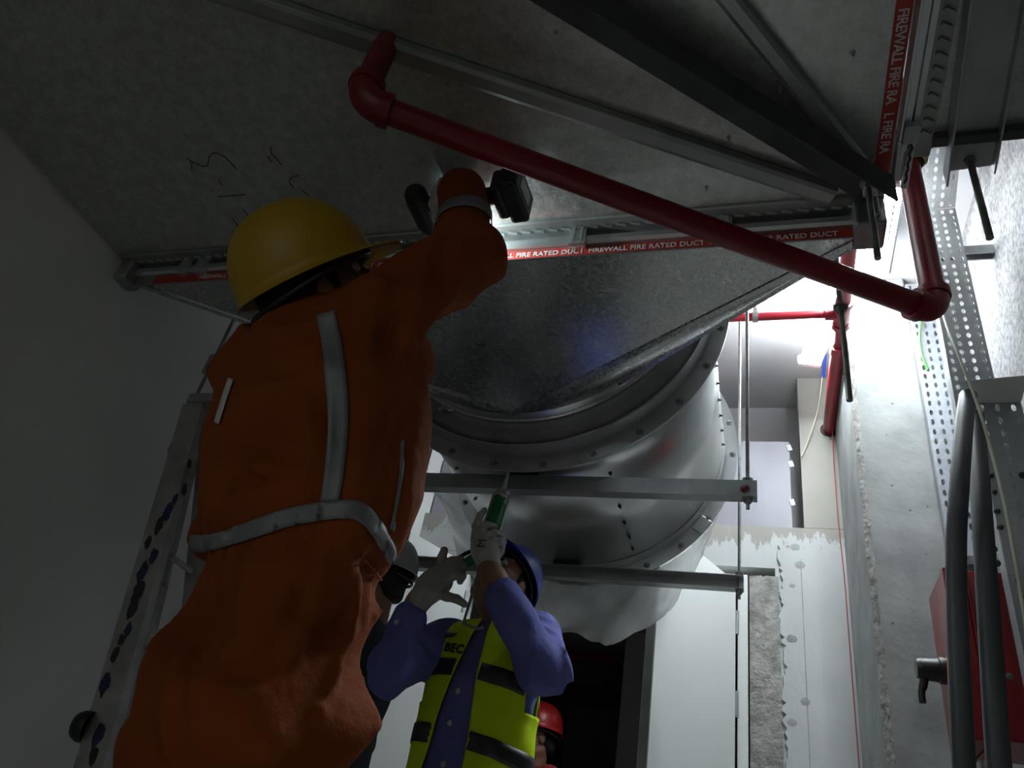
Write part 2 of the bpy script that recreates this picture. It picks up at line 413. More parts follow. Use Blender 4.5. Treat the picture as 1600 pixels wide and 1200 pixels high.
# basement room beyond the doors
struct(MB().box((XL - .1, 8.0, 0), (XR + .1, 8.15, 2.8)).build('wall_room_far', DARKW))
struct(MB().box((XL - .2, YB + .155, 0), (XL - .05, 8.0, 2.8)).build('wall_room_left', DARKW))
struct(MB().box((.30, YB + .155, 0), (.45, 8.0, 2.8)).build('wall_room_right', DARKW))
struct(MB().box((XL - .2, 4.115, 2.65), (.45, 8.0, 2.8)).build('ceiling_room', DARKW))
struct(MB().box((-.95, 5.6, 0), (-.80, 8.0, 2.65)).build('wall_room_inner', DARKW))

# door frame and two leaves
fr = MB()
fr.box((DX1, YB - .03, 0), (DX1 + .045, YB + .12, DZ + .02)).box((DX0 - .045, YB - .03, 0), (DX0, YB + .12, DZ + .02))
fr.box((DX0, YB - .03, DZ - .025), (DX1, YB + .12, DZ + .02))
struct(fr.build('trim_3', DOORW, bevel=.003))
def door_leaf(name, hinge, d, label_side):
    d = Vector((d[0], d[1], 0)).normalized(); nrm = Vector((-d.y, d.x, 0))
    if nrm.y > 0: nrm = -nrm
    w, th = .665, .045; b = MB()
    c = hinge + d * (w / 2) + Vector((0, 0, 1.142)) - nrm * (th / 2)
    b.obox(c, d, nrm, (0, 0, 1), w / 2, th / 2, 1.132)
    o = struct(b.build(name, DOORW, bevel=.002))
    b = MB(); b.obox(hinge + d * (w + .0015) + Vector((0, 0, 1.142)) - nrm * (th / 2), d, nrm, (0, 0, 1), .001, th / 2 - .004, 1.131)
    b.build('edge_seal', STEEL, o)
    for hz in (.35, 1.2, 1.72, 2.08):
        k = MB(); p = hinge + Vector((0, 0, hz)) + nrm * .004 - d * .006
        k.tube([p - Vector((0, 0, .055)), p + Vector((0, 0, .055))], .008, 8)
        k.obox(p - d * .0 - Vector((0, 0, 0)), d, nrm, (0, 0, 1), .004, .002, .055)
        k.build('hinge', STEEL, o)
    return o
door_leaf('door_1', Vector((DX1 - .008, YB - .045, 0)), (-.42, -.907), 'r')
door_leaf('door_2', Vector((DX0 + .008, YB - .045, 0)), (-.45, -.89), 'l')

# =================================================================== DUCTS
ZD, YF = 2.20, 1.285                       # underside of the duct, its far flange
FCX, FCZ, FR = -.72, 2.56, .575            # axis and radius of the fan casing
Y1, Y2 = 2.0, 2.89                         # its two flanges
pl = thing('plenum_duct', 'large flat galvanised duct underside spanning overhead from the left wall', 'duct', (-.78, 0, ZD))
MB().box((XL + .012, -1.4, ZD), (.262, YF, 3.0)).build('body', GALVP, pl, bevel=.004)
fb = MB()                                   # rolled flange: slotted bead, vertical leg, half-round channel
fb.prof((XL + .02, YF - .004, ZD), (.262, YF - .004, ZD), [(0, -.08), (.004, -.08), (.004, 0), (0, 0)])
fb.prof((XL + .02, YF - .004, ZD), (.262, YF - .004, ZD), [(.055, -.006), (.052, -.010), (0, -.010), (0, 0), (.055, 0)])
fl = fb.build('flange_angle', GALVD, pl)
cb = MB().prof((XL + .02, YF - .006, ZD - .036), (.255, YF - .006, ZD - .036), [(0, -.014), (.010, -.013), (.016, -.006), (.016, .008), (.011, .014), (0, .016)])
cb.build('rolled_channel', GALVF, fl)
sb = MB()
x = XL + .05
while x < .22:
    sb.obox((x, YF - .034, ZD - .0115), (1, .25, 0), (-.25, 1, 0), (0, 0, 1), .011, .004, .0016); x += .034
sb.build('bead_pressing', GALVF, fl)
def clip_mesh():
    b = MB(); b.box((-.02, -.028, -.062), (.02, .004, -.004)).box((-.013, -.034, -.055), (-.007, -.026, -.012)).box((.007, -.034, -.055), (.013, -.026, -.012)).box((-.008, -.04, -.004), (.008, -.03, .02))
    me = b.mesh('clip'); me.materials.append(GALVF); return me
CLIP = clip_mesh()
for u in (322, 346, 906, 1130):
    p = AY(u, 385, YF); piece('clip', CLIP, pl, Matrix.Translation((p.x, YF - .004, ZD)))
kb = MB(); kb.box((.20, YF - .05, ZD - .085), (.262, YF + .03, ZD + .03)).box((.225, YF - .062, ZD - .07), (.250, YF - .05, ZD + .01))
kb.build('corner_piece', GALVD, pl, bevel=.008)
kb = MB().box((XL + .02, YF - .045, ZD - .08), (XL + .07, YF + .02, ZD + .02)); kb.build('corner_piece', GALVD, pl, bevel=.008)
tp = MB().prof((XL + .14, YF - .0082, ZD - .079), (.235, YF - .0082, ZD - .079), [(0, 0), (.0012, 0), (.0012, .027), (0, .027)]).build('warning_tape', REDT, pl)
xs = AY(920, 400, YF).x
for k in range(-6, 3):
    x = xs + k * .283
    if x < XL + .13: continue
    t = 'FIREWALL FIRE RATED DUCT' if x + .27 < .24 else 'FIREWALL FIRE'
    if x + .13 > .24: continue
    text_mesh(t, .0205, frame((x, YF - .0098, ZD - .0735), (1, 0, 0), (0, -1, 0)), WHT, 'lettering', tp, spacing=1.02, bold=.0003)
tp2 = MB().box((.236, -1.2, ZD - .0015), (.264, 1.19, ZD - .0002)).build('warning_tape', REDT, pl)
y0 = AZ(1410, 12, ZD).y
for k, t in ((0, 'FIREWALL FIRE RA'), (1, 'L FIRE RA'), (-1, 'FIREWALL FIRE RATED DUCT'), (-2, 'FIREWALL FIRE RATED DUCT')):
    yy = y0 + (k * .39 if k < 0 else k * .212)
    text_mesh(t, .0255, frame((.2415, yy, ZD - .0018), (0, 1, 0), (0, 0, -1)), WHT, 'lettering', tp2, spacing=.92, bold=.0003)
scr = hexbolt(.0035, .003).mesh('screw'); scr.materials.append(STEEL)
for u, v in ((869, 50), (1103, 293), (1333, 83), (1218, 140), (1139, 215), (596, 260), (1212, 108), (640, 345), (1040, 210), (500, 300), (700, 130)):
    piece('screw', scr, pl, frame(AZ(u, v, ZD - .0002), (1, 0, 0), (0, 0, -1)))
for ln in ([(291, 246), (300, 253), (322, 260), (327, 245), (336, 239), (352, 246), (369, 264)], [(300, 253), (299, 266)], [(424, 229), (423, 238), (430, 246), (440, 258)],
           [(418, 244), (424, 254)], [(341, 307), (360, 306), (384, 304)], [(342, 281), (347, 289)], [(452, 284), (455, 278), (466, 274)], [(452, 284), (458, 294)],
           [(472, 296), (482, 307)], [(363, 341), (377, 361)], [(380, 328), (388, 337)]):
    MB().tube(smooth_path([AZ(u, v, ZD - .0006) for u, v in ln], 3), .0011, 5).build('marker_scribble', INK, pl)

sd = thing('side_duct', 'narrower duct section beside the right wall, joined on by a clipped flange', 'duct', (.55, 0, ZD))
MB().box((.335, -1.4, ZD), (.80, 1.11, 2.6)).build('body', GALVP, sd, bevel=.004)
b = MB(); b.prof((.800, 1.085, ZD - .004), (.335, 1.085, ZD - .004), [(0, -.018), (.02, -.018), (.02, .004), (0, .004)]); b.build('end_bead', DARKST, sd)
b = MB(); b.box((.266, -1.2, ZD - .050), (.270, 1.19, ZD)).box((.270, -1.2, ZD - .012), (.302, 1.19, ZD - .002)).box((.274, -1.2, ZD - .032), (.286, 1.10, ZD - .012)).box((.290, -1.2, ZD - .030), (.300, 1.10, ZD - .012))
b.build('flange_rail', GALVF, sd)
b = MB(); y = .1
while y < 1.1:
    b.obox((.322, y, ZD - .005), (1, .6, 0), (-.6, 1, 0), (0, 0, 1), .010, .003, .004); y += .028
b.box((.304, -1.2, ZD - .003), (.336, 1.14, ZD + .0)); b.build('slotted_strip', GALVD, sd)
for y in (.585, 1.05): MB().box((.272, y - .02, ZD - .05), (.302, y + .02, ZD - .028)).build('flange_cleat', FIXW if y < .7 else STEEL, sd, bevel=.003)
MB().box((.262, 1.06, ZD - .055), (.272, 1.17, ZD - .01)).box((.285, 1.09, ZD - .040), (.298, 1.19, ZD - .006)).build('corner_piece', GALVF, sd, bevel=.003)
b = MB(); b.tube(smooth_path([(.2925, 1.075 + .012 * i, ZD - .043) if i % 2 else (.2895, 1.075 + .012 * i, ZD - .043) for i in range(9)], 3), .0022, 6); b.build('sealant_bead', BLACKP, sd)
piece('screw', scr, sd, frame((.33, 1.075, ZD - .003), (1, 0, 0), (0, 0, -1)))

# transition from the rectangular duct to the round fan
tr = thing('transition_duct', 'shiny galvanised square-to-round transition between duct flange and round fan', 'duct', (FCX, 1.5, 2.0))
TX0, TX1, TZ0, TZ1, TY0, TY1 = XL + .05, .245, 2.145, 2.94, YF + .006, 1.86
CR = .505                                  # radius of its round end
NQ = 40
cor = [(TX1, TY0, TZ1), (TX0, TY0, TZ1), (TX0, TY0, TZ0), (TX1, TY0, TZ0)]
def cpt(a, r=CR, y=TY1): return (FCX + r * math.cos(a), y, FCZ + r * math.sin(a))
names = ['top_right', 'top_left', 'bottom_left', 'bottom_right']
for q in range(4):
    b = MB(); arc = [cpt(math.pi / 2 * (q + i / NQ)) for i in range(NQ + 1)]
    c = Vector(cor[q]); vs = []
    for t in np.linspace(0, 1, 9): vs += [tuple(c.lerp(Vector(p), t)) for p in arc]
    m = NQ + 1
    fs = [(j * m + i, j * m + i + 1, (j + 1) * m + i + 1, (j + 1) * m + i) for j in range(8) for i in range(NQ)]
    b.add(vs, fs, True); me_o = b.build('corner_cone', GALV, tr)
    nxt = cor[(q + 1) % 4]
    MB().add([cor[q], nxt, cpt(math.pi / 2 * (q + 1))], [(0, 1, 2)]).build('flat_panel', GALV, tr, solid=.0015)
# standing seams folded along the creases
for c, a in ((cor[3], -math.pi / 2), (cor[2], -math.pi / 2), (cor[3], 0), (cor[3], -.9)):
    p0, p1 = Vector(c), Vector(cpt(a)); n = Vector((0, -.35, -1)).normalized()
    MB().prof(p0 + (p1 - p0) * .02 + n * .002, p1 + n * .002, [(-.008, -.002), (.008, -.002), (.007, .003), (-.007, .003)], up=n).build('folded_seam', GALV, tr)
b = MB().lathe([(CR, -.004), (CR, .04), (CR + .008, .042), (CR + .008, .012), (CR + .002, -.004)], (FCX, TY1, FCZ), 'y', 96); b.build('collar', GALVF, tr, split=True)
for i in range(40):
    a = 2 * math.pi * i / 40 + .05
    piece('screw', scr, tr, frame((FCX + (CR + .008) * math.cos(a), TY1 + .027, FCZ + (CR + .008) * math.sin(a)), (0, 1, 0), (math.cos(a), 0, math.sin(a))))

fx = thing('flexible_connector', 'dark grey flexible collar between the transition and the fan flange', 'duct collar', (FCX, 1.86, FCZ - FR))
MB().lathe([(CR + .006, 0), (CR + .026, .012), (CR + .024, .022), (CR + .048, .036), (FR - .004, .058), (FR - .002, .10)], (FCX, TY1 + .038, FCZ), 'y', 96).build('fabric_sleeve', FLEX, fx)
for yy, rr in ((TY1 + .030, CR + .012), (Y1 - .060, FR + .004)): MB().lathe([(rr - .004, 0), (rr, .002), (rr, .016), (rr - .004, .018)], (FCX, yy - .008, FCZ), 'y', 96).build('clamp_band', GALVF, fx)
b = MB(); q = Vector(cpt(-2.05, CR + .022, TY1 + .03)); b.tube([q - Vector((.02, 0, 0)), q + Vector((.03, 0, -.003))], .007, 8); b.box((q.x - .012, q.y - .01, q.z - .008), (q.x + .012, q.y + .01, q.z + .010)); b.build('band_buckle', GALVF, fx)

fan = thing('axial_fan', 'big round galvanised fan casing hung on two channels with bolted end flanges', 'fan', (FCX, 2.4, FCZ - FR))
MB().lathe([(FR, 0), (FR, Y2 - Y1)], (FCX, Y1, FCZ), 'y', 128).build('casing', GALVF, fan, solid=.003, offs=-1)
def ring(y, d):
    return MB().lathe([(FR + .001, -.075 * d), (FR + .006, -.075 * d), (FR + .006, -.006 * d), (FR + .056, -.006 * d), (FR + .056, 0), (FR + .001, 0)], (FCX, y, FCZ), 'y', 128)
r1 = ring(Y1, 1).build('flange_ring', STEEL, fan, split=True)
r2 = ring(Y2, -1).build('flange_ring', GALVF, fan, split=True)
MB().lathe([(FR + .001, .0), (FR + .004, .0), (FR + .004, .05), (FR + .001, .05)], (FCX, Y2 - .055, FCZ), 'y', 96).build('rolled_bead', GALVF, fan, split=True)
bm_ = hexbolt(.0085, .007).mesh('bolt'); bm_.materials.append(ROD)
p = AY(848, 712, Y1 - .007); a0 = math.atan2(p.z - FCZ, p.x - FCX)
for i in range(24):
    a = a0 + 2 * math.pi * i / 24
    piece('bolt', bm_, fan, frame((FCX + (FR + .034) * math.cos(a), Y1 - .0062, FCZ + (FR + .034) * math.sin(a)), (1, 0, 0), (0, -1, 0)))
    a += .1
    piece('bolt', bm_, fan, frame((FCX + (FR + .034) * math.cos(a), Y2 - .0002, FCZ + (FR + .034) * math.sin(a)), (1, 0, 0), (0, -1, 0)))
rv = hexbolt(.0075, .004, False).mesh('rivet'); rv.materials.append(DARKST)
def cylhit(u, v, r):
    best = None
    d = _ray(u, v); A = d[0] ** 2 + d[2] ** 2; B = 2 * (-d[0] * FCX - d[2] * (FCZ - CZ)); C = FCX ** 2 + (FCZ - CZ) ** 2 - r * r
    D = B * B - 4 * A * C
    if D < 0: return None
    s = (-B - math.sqrt(D)) / (2 * A); return Vector((d[0] * s, d[1] * s, d[2] * s + CZ))
for u, v in ((953, 738), (968, 790), (975, 815), (983, 838), (988, 856), (715, 730), (744, 778), (640, 600)):
    p = cylhit(u, v, FR)
    if p and Y1 + .05 < p.y < Y2 - .05:
        nn = Vector((p.x - FCX, 0, p.z - FCZ)).normalized(); piece('rivet', rv, fan, frame(p, (0, 1, 0), nn))
for i in range(7):
    a = -.10 + .0 * i; yy = Y1 + .12 + i * .105
    piece('rivet', rv, fan, frame((FCX + FR * math.cos(a), yy, FCZ + FR * math.sin(a)), (0, 1, 0), (math.cos(a), 0, math.sin(a))))
for a in (-.62, -2.4):                      # joint plates of the rear flange
    c = Vector((FCX + (FR + .030) * math.cos(a), Y2 - .003, FCZ + (FR + .030) * math.sin(a)))
    MB().obox(c, (math.cos(a), 0, math.sin(a)), (-math.sin(a), 0, math.cos(a)), (0, 1, 0), .024, .035, .004).build('joint_plate', GALVF, fan, bevel=.003)

# polythene film wrapped round the rear flange
up_, lo_ = [], []
tgt = [(1098, 866), (1082, 900), (1060, 935), (1036, 962), (990, 985), (946, 1012), (915, 996), (870, 985), (830, 960), (780, 940), (740, 905), (712, 868), (703, 830), (700, 790), (690, 740)]
nseg = 56; rnd = random.Random(4); b = MB(); rows = 12; vs = []
for i in range(nseg + 1):
    t = i / nseg; a = math.radians(-28 - 132 * t)
    up = Vector((FCX + (FR + .058) * math.cos(a), Y2 + .012, FCZ + (FR + .058) * math.sin(a)))
    s = t * (len(tgt) - 1); j = min(int(s), len(tgt) - 2); f = s - j
    low = AY(tgt[j][0] * (1 - f) + tgt[j + 1][0] * f, tgt[j][1] * (1 - f) + tgt[j + 1][1] * f, Y2 + .05)
    low.z = min(low.z, up.z - .01)
    for r in range(rows + 1):
        w = r / rows; q = up.lerp(low, w)
        q.y += .026 * math.sin(9 * a + 5 * w) * w + .018 * abs(math.sin(17 * a + 7 * w)) * w + .010 * math.sin(31 * a + 9 * w) * w + rnd.uniform(-.005, .005)
        q.z += .006 * math.sin(23 * a) * w
        vs.append(tuple(q))
m = rows + 1
b.add(vs, [(i * m + r, i * m + r + 1, (i + 1) * m + r + 1, (i + 1) * m + r) for i in range(nseg) for r in range(rows)], True)
tag(b.build('plastic_sheet', PLASTIC), 'torn translucent plastic film hanging from the rear rim of the round fan', 'plastic sheet')

# =================================================================== STEEL SUPPORTS
def rod(b, x, y, z0, z1, r=.0055):
    b.tube([(x, y, z0), (x, y, z1)], r, 8)
    return b
nut = MB().lathe([(.0055, -.005), (.011, -.005), (.011, .005), (.0055, .005)], (0, 0, 0), 'z', 6, smooth=False).lathe([(.006, .005), (.016, .005), (.016, .008), (.006, .008)], (0, 0, 0), 'z', 12, smooth=False).mesh('nut'); nut.materials.append(ROD)
CH = [(-.02, -.052), (.02, -.052), (.02, -.049), (-.017, -.049), (-.017, -.003), (.02, -.003), (.02, 0), (-.02, 0)]   # C-channel, (side, up)
def trapeze(y, x0, x1, ztop, rods, label, rodtop, padx, mark=False, opening=1):
    t = thing('support_channel', label, 'channel bar', ((x0 + x1) / 2, y, ztop - .05), 'channel bars under the fan')
    pr = CH if opening > 0 else [(-a, c) for a, c in CH][::-1]
    MB().prof((x0, y, ztop), (x1, y, ztop), pr).build('channel', STEEL, t)
    for rx in rods:
        rod(MB(), rx, y, ztop - .085, rodtop).build('threaded_rod', ROD, t)
        for dz in (.006, -.060): piece('nut', nut, t, Matrix.Translation((rx, y, ztop + dz)))
    for px in padx: MB().box((px - .05, y - .02, ztop + .0005), (px + .05, y + .02, FCZ - math.sqrt(max(.01, FR ** 2 - (px - FCX) ** 2)) - .0015)).build('rubber_pad', RUB, t, bevel=.002)
    return t
t1 = trapeze(2.10, -1.45, AY(1183, 760, 2.08).x, 1.965, (-1.41, AY(1168, 700, 2.1).x), 'nearer grey channel bar under the fan with a red star mark at its end', ZC, (-.735,), opening=-1)
t2 = trapeze(2.80, -1.45, AY(1162, 910, 2.80).x, 1.962, (AY(640, 830, 2.8).x, AY(1155, 900, 2.80).x), 'farther grey channel bar under the fan beside the door head', ZC, (-.735,))
b = MB(); p = AY(1164, 764, 2.078)
for ang in range(0, 180, 36):
    d = Vector((math.cos(math.radians(ang)), 0, math.sin(math.radians(ang)))) * .014
    b.tube([p - d, p + d], .0017, 5)
b.build('star_mark', REDP, t1)

def bar_between(name, label, a, c, zt, prof, material, grp=None, ext=.9):
    p0, p1 = AZ(*a, zt), AZ(*c, zt); d = (p1 - p0).normalized(); p0 = p0 - d * ext
    t = thing(name, label, 'steel bar', ((p0 + p1) / 2), grp)
    o = MB().prof(p0, p1, prof).build('profile', material, t, bevel=.0012)
    return t, p0, p1
# wide dark angle
ANG = [(-.040, -.004), (.036, -.004), (.036, -.072), (.041, -.072), (.041, .001), (-.040, .001)]
t, p0, p1 = bar_between('support_angle', 'wide dark steel angle crossing beneath the overhead duct, fixed with a hanging rod', (893, 0), (1372, 296), ZD - .045, ANG, DARKST, ext=1.7)
rx = p1 - (p1 - p0).normalized() * .03
rod(MB(), rx.x, rx.y, zat(rx.x, rx.y, 404), ZD + .9, .0065).build('threaded_rod', ROD, t)
piece('nut', nut, t, Matrix.Translation((rx.x, rx.y, ZD - .055)))
p = AZ(1352, 282, ZD - .04); MB().obox(p + Vector((.01, .01, .01)), (1, 0, 0), (0, 1, 0), (0, 0, 1), .014, .014, .035).build('end_bracket', STEEL, t, bevel=.002)
# two lighter stiffeners
ST = [(-.022, -.022), (-.012, -.026), (.012, -.026), (.022, -.022), (.022, -.002), (-.022, -.002)]
bar_between('stiffening_channel', 'long grey stiffener under the duct, running above the red pipe elbow', (372, -10), (1300, 300), ZD, ST, GALVD, 'duct stiffeners', .75)
bar_between('stiffening_channel', 'short narrow grey stiffener between the wide dark angle and lettered red tape', (1146, 0), (1350, 256), ZD, [(a * .8, c) for a, c in ST], GALVD, 'duct stiffeners', 1.6)
# channel under the side duct
CH2 = [(-.045, -.05), (-.041, -.05), (-.041, -.004), (.041, -.004), (.041, -.030), (.045, -.030), (.045, 0), (-.045, 0)]
t, p0, p1 = bar_between('support_beam', 'grey steel channel below the side duct near the right wall, with short rod', (1552, 0), (1512, 262), ZD - .004, CH2, STEEL, ext=.6)
rx = p1 - (p1 - p0).normalized() * .025
rod(MB(), rx.x, rx.y, zat(rx.x, rx.y, 372), ZD + .6, .007).build('threaded_rod', ROD, t)
piece('nut', nut, t, Matrix.Translation((rx.x, rx.y, ZD - .012)))
# hanging rod near the duct corner
q = AZ(1302, 360, 2.25); zb = zat(q.x, q.y, 626)
t = thing('hanging_rod', 'long dark threaded rod hanging beside the red pipe tee', 'rod', (q.x, q.y, zb))
rod(MB(), q.x, q.y, zb, ZC, .0065).build('shank', ROD, t); piece('nut', nut, t, Matrix.Translation((q.x, q.y, zat(q.x, q.y, 484))))
# rod by the left wall with its coupling
q = AY(316, 600, 1.62); zb = zat(q.x, q.y, 706)
t = thing('hanging_rod', 'thin dark rod with a coupling by the left wall above ladder', 'rod', (q.x, q.y, zb))
rod(MB(), q.x, q.y, zb, zat(q.x, q.y, 478), .006).build('shank', ROD, t)
zc = zat(q.x, q.y, 572); MB().box((q.x - .014, q.y - .014, zc - .035), (q.x + .014, q.y + .014, zc + .04)).build('coupling', STEEL, t, bevel=.004)

# =================================================================== RED PIPES
def pipe_run(b, p0, p1, r, n=20): return b.tube([p0, p1], r, n)
ZP = 2.0
eA, eB = AZ(562, 158, ZP), AZ(1463, 488, ZP)
fp = thing('fire_pipe', 'thick dark red pipe running diagonally below the duct between two elbows', 'pipe', ((eA + eB) / 2))
R = .0255; d = (eB - eA).normalized(); Uz = Vector((0, 0, 1))
MB().tube([eA + d * .05, eB - d * .05], R, 24).build('pipe', REDP, fp)
def elbow(c, d1, d2, r, L):
    b = MB(); a, e = c + d1 * L, c + d2 * L
    b.tube(bez(a, c + d1 * L * .35, c + d2 * L * .35, e, 10), r * 1.22, 24)
    b.tube([a - d1 * .008, a + d1 * .012], r * 1.36, 24); b.tube([e - d2 * .008, e + d2 * .012], r * 1.36, 24)
    return b
elbow(eA, d, Uz, R, .048).build('elbow', REDP, fp, split=True)
elbow(eB, -d, Uz, R, .048).build('elbow', REDP, fp, split=True)
MB().tube([eA + Uz * .05, Vector((eA.x, eA.y, ZD - .002))], R, 24).build('stub', REDP, fp)
MB().tube([eB + Uz * .05, Vector((eB.x, eB.y, 3.0))], R, 24).build('riser', REDP, fp)
b = MB(); rnd = random.Random(2); zf = zat(eB.x, eB.y, 240); vs = []
for j in range(9):
    for i in range(16):
        a = 2 * math.pi * i / 16; rr = R + .008 + .026 * rnd.random() * math.sin(math.pi * (j + .5) / 9)
        vs.append((eB.x + rr * math.cos(a), eB.y + rr * math.sin(a), zf - .045 + .012 * j + .006 * rnd.random()))
b.add(vs, [(j * 16 + i, j * 16 + (i + 1) % 16, (j + 1) * 16 + (i + 1) % 16, (j + 1) * 16 + i) for j in range(8) for i in range(16)], True).build('foam_collar', FOAM, fp)
MB().tube([(eB.x + .02, eB.y, zf + .005), (eB.x + .085, eB.y - .01, zf + .02)], .006, 8).build('fixing_bolt', DARKST, fp)

hole = AY(1295, 672, YB)
sp_ = thing('sprinkler_pipe', 'bright red pipe from a hole in the back wall with a teed branch', 'pipe', hole)
rs = .030; hz = hole.z
tee = AZ(1312, 490, hz); dY = Vector((0, -1, 0))
sx = hole.x
MB().tube([(sx, YB + .10, hz), (sx, tee.y + .26, hz)], rs, 20).build('pipe', REDP, sp_)
MB().tube([(sx, tee.y + .27, hz), (sx, tee.y + .22, hz)], rs * 1.18, 20).build('coupling', REDP, sp_)
MB().tube([(sx, tee.y + .22, hz), (sx, tee.y + .06, hz)], rs * .8, 20).build('pipe', REDP, sp_)
b = MB().tube([(sx, tee.y + .07, hz), (sx, tee.y - .07, hz)], rs * 1.15, 20).tube([(sx, tee.y, hz), (sx - .07, tee.y, hz)], rs * .95, 16)
for yy in (.07, -.07): b.tube([(sx, tee.y + yy - .012, hz), (sx, tee.y + yy + .012, hz)], rs * 1.4, 20)
b.build('tee', REDP, sp_, split=True)
MB().tube([(sx, tee.y - .06, hz), (sx, 1.3, hz)], rs, 20).build('pipe', REDP, sp_)
MB().tube([(sx - .06, tee.y, hz), (-1.5, tee.y, hz)], rs * .62, 16).build('branch', REDP, sp_)
cx = AY(1180, 495, tee.y).x
b = MB(); b.tube([(cx - .012, tee.y, hz), (cx + .012, tee.y, hz)], rs * .85, 16); b.box((cx - .008, tee.y - .006, hz), (cx + .008, tee.y + .006, hz + .05)); b.tube([(cx, tee.y, hz + .04), (cx, tee.y, ZC)], .005, 8)
b.build('hanger_clamp', ROD, sp_)
b = MB(); k = 24; rnd = random.Random(8); vs = []
for i in range(k):
    a = 2 * math.pi * i / k; r1_ = rs * 1.35 + .006 * rnd.random(); r2_ = r1_ + .012 + .006 * rnd.random()
    vs += [(sx + r1_ * math.cos(a), YB - .001, hz + r1_ * math.sin(a)), (sx + (r1_ + r2_) / 2 * math.cos(a), YB - .010, hz + (r1_ + r2_) / 2 * math.sin(a)), (sx + r2_ * math.cos(a), YB - .001, hz + r2_ * math.sin(a))]
b.add(vs, [(3 * i + j, 3 * ((i + 1) % k) + j, 3 * ((i + 1) % k) + j + 1, 3 * i + j + 1) for i in range(k) for j in range(2)], True).build('mortar_ring', BACKW, wb)
MB().lathe([(0, 0), (rs * 1.5, 0)], (sx, YB - .0015, hz), 'y', 20).build('pipe_hole', BLACKP, wb)

# =================================================================== LAMP
ZLp = 3.26
La, Lb = AZ(1264, 568, ZLp), AZ(1388, 285, ZLp)
def batten(La, Lb, label):
    ld = (Lb - La).normalized(); ln_ = Vector((-ld.y, ld.x, 0)); Lm = (La + Lb) / 2
    lamp = thing('fluorescent_lamp', label, 'lamp', Lm)
    Ll = (Lb - La).length
    MB().obox(Lm + Uz * .038, ld, ln_, Uz, Ll / 2 + .02, .028, .022).build('housing', FIXW, lamp, bevel=.006)
    for s in (-1, 1):
        MB().tube([La + ln_ * (s * .038) + ld * .02, Lb + ln_ * (s * .038) - ld * .02], .013, 14).build('tube', TUBE, lamp)
    for e in (La, Lb):
        MB().obox(e + Uz * .012, ld, ln_, Uz, .014, .056, .026).build('lampholder', FIXW, lamp, bevel=.006)
    for e in (La.lerp(Lb, .12), La.lerp(Lb, .88)):
        MB().tube([e + Uz * .05, Vector((e.x, e.y, ZC))], .0025, 6).build('hanger_wire', ROD, lamp)
    return lamp
batten(La, Lb, 'lit twin-tube fluorescent batten hanging beside the red pipe')

# =================================================================== CABLE TRAYS
def tray(name, label, o, xa, za, width, length, cols, pitch, slot, side=.05, material=None, along=True, side_dir=1, lip=True, grp='perforated cable trays', skip=None):
    """perforated tray: o = corner, xa = across, za = along; face normal = xa x za"""
    o = Vector(o); xa = Vector(xa).normalized(); za = Vector(za).normalized(); n = za.cross(xa).normalized() * side_dir
    t = thing(name, label, 'cable tray', o + xa * (width / 2), grp)
    rows = int(length / pitch); cw = width / cols; b = MB()
    sa, sb_ = (slot[0], slot[1]) if along else (slot[1], slot[0])
    inner = []
    for k in range(8):
        ang = math.pi / 8 + k * math.pi / 4; cx_, cz_ = math.cos(ang), math.sin(ang)
        inner.append((math.copysign(min(abs(cx_) * 1.09, 1), cx_) * sa / 2, math.copysign(min(abs(cz_) * 1.09, 1), cz_) * sb_ / 2))
    for r in range(rows):
        for c in range(cols):
            off = (pitch * .5 if (c % 2 and along) else 0)
            cx_, cz_ = (c + .5) * cw, (r + .5) * pitch
            x0, x1, z0, z1 = c * cw, (c + 1) * cw, r * pitch, (r + 1) * pitch
            out = [(x1, cz_ + pitch * .2), (cx_ + cw * .2, z1), (cx_ - cw * .2, z1), (x0, cz_ + pitch * .2), (x0, cz_ - pitch * .2), (cx_ - cw * .2, z0), (cx_ + cw * .2, z0), (x1, cz_ - pitch * .2)]
            ins = [(cx_ + a, cz_ + d_) for a, d_ in inner]
            crn = [(x1, z1), (x0, z1), (x0, z0), (x1, z0)]
            P = [o + xa * a + za * d_ for a, d_ in out + ins + crn]
            fs = [(k, (k + 1) % 8, 8 + (k + 1) % 8, 8 + k) for k in range(8)]
            fs += [(0, 16, 1), (2, 17, 3), (4, 18, 5), (6, 19, 7)]
            b.add(P, fs)
    bm = bmesh.new(); me = b.mesh('base_plate'); bm.from_mesh(me); bmesh.ops.remove_doubles(bm, verts=bm.verts, dist=1e-5); bmesh.ops.recalc_face_normals(bm, faces=bm.faces); bm.to_mesh(me); bm.free()
    me.materials.append(material or TRAY); ob = bpy.data.objects.new('base_plate', me); _attach(ob, t)
    q = ob.modifiers.new('solid', 'SOLIDIFY'); q.thickness = .0015; q.offset = 0
    L = rows * pitch
    for s in (0, width):
        sg = 1 if s else -1; b = MB()
        p0 = o + xa * s; b.obox(p0 + n * (side / 2) + za * (L / 2), xa, n, za, .0009, side / 2, L / 2)
        if lip: b.obox(p0 + n * side + za * (L / 2) - xa * (sg * .006), xa, n, za, .006, .0009, L / 2)
        b.build('side_rail', material or TRAY, t)
    return t
X_, Z_ = (1, 0, 0), (0, 0, 1)
zA0 = AY(1481, 867, 2.84).z
xA = AY(1460, 720, 2.84).x
tray('cable_tray', 'narrow upright perforated tray beside the concrete column', (xA, 2.84, zA0), X_, Z_, .10, 3.42 - zA0, 3, .045, (.012, .026), .03, TRAY, side_dir=1)
YTB = 2.30; zB0 = AY(1530, 834, YTB).z; xB = .602; zB1 = AY(1490, 325, YTB).z
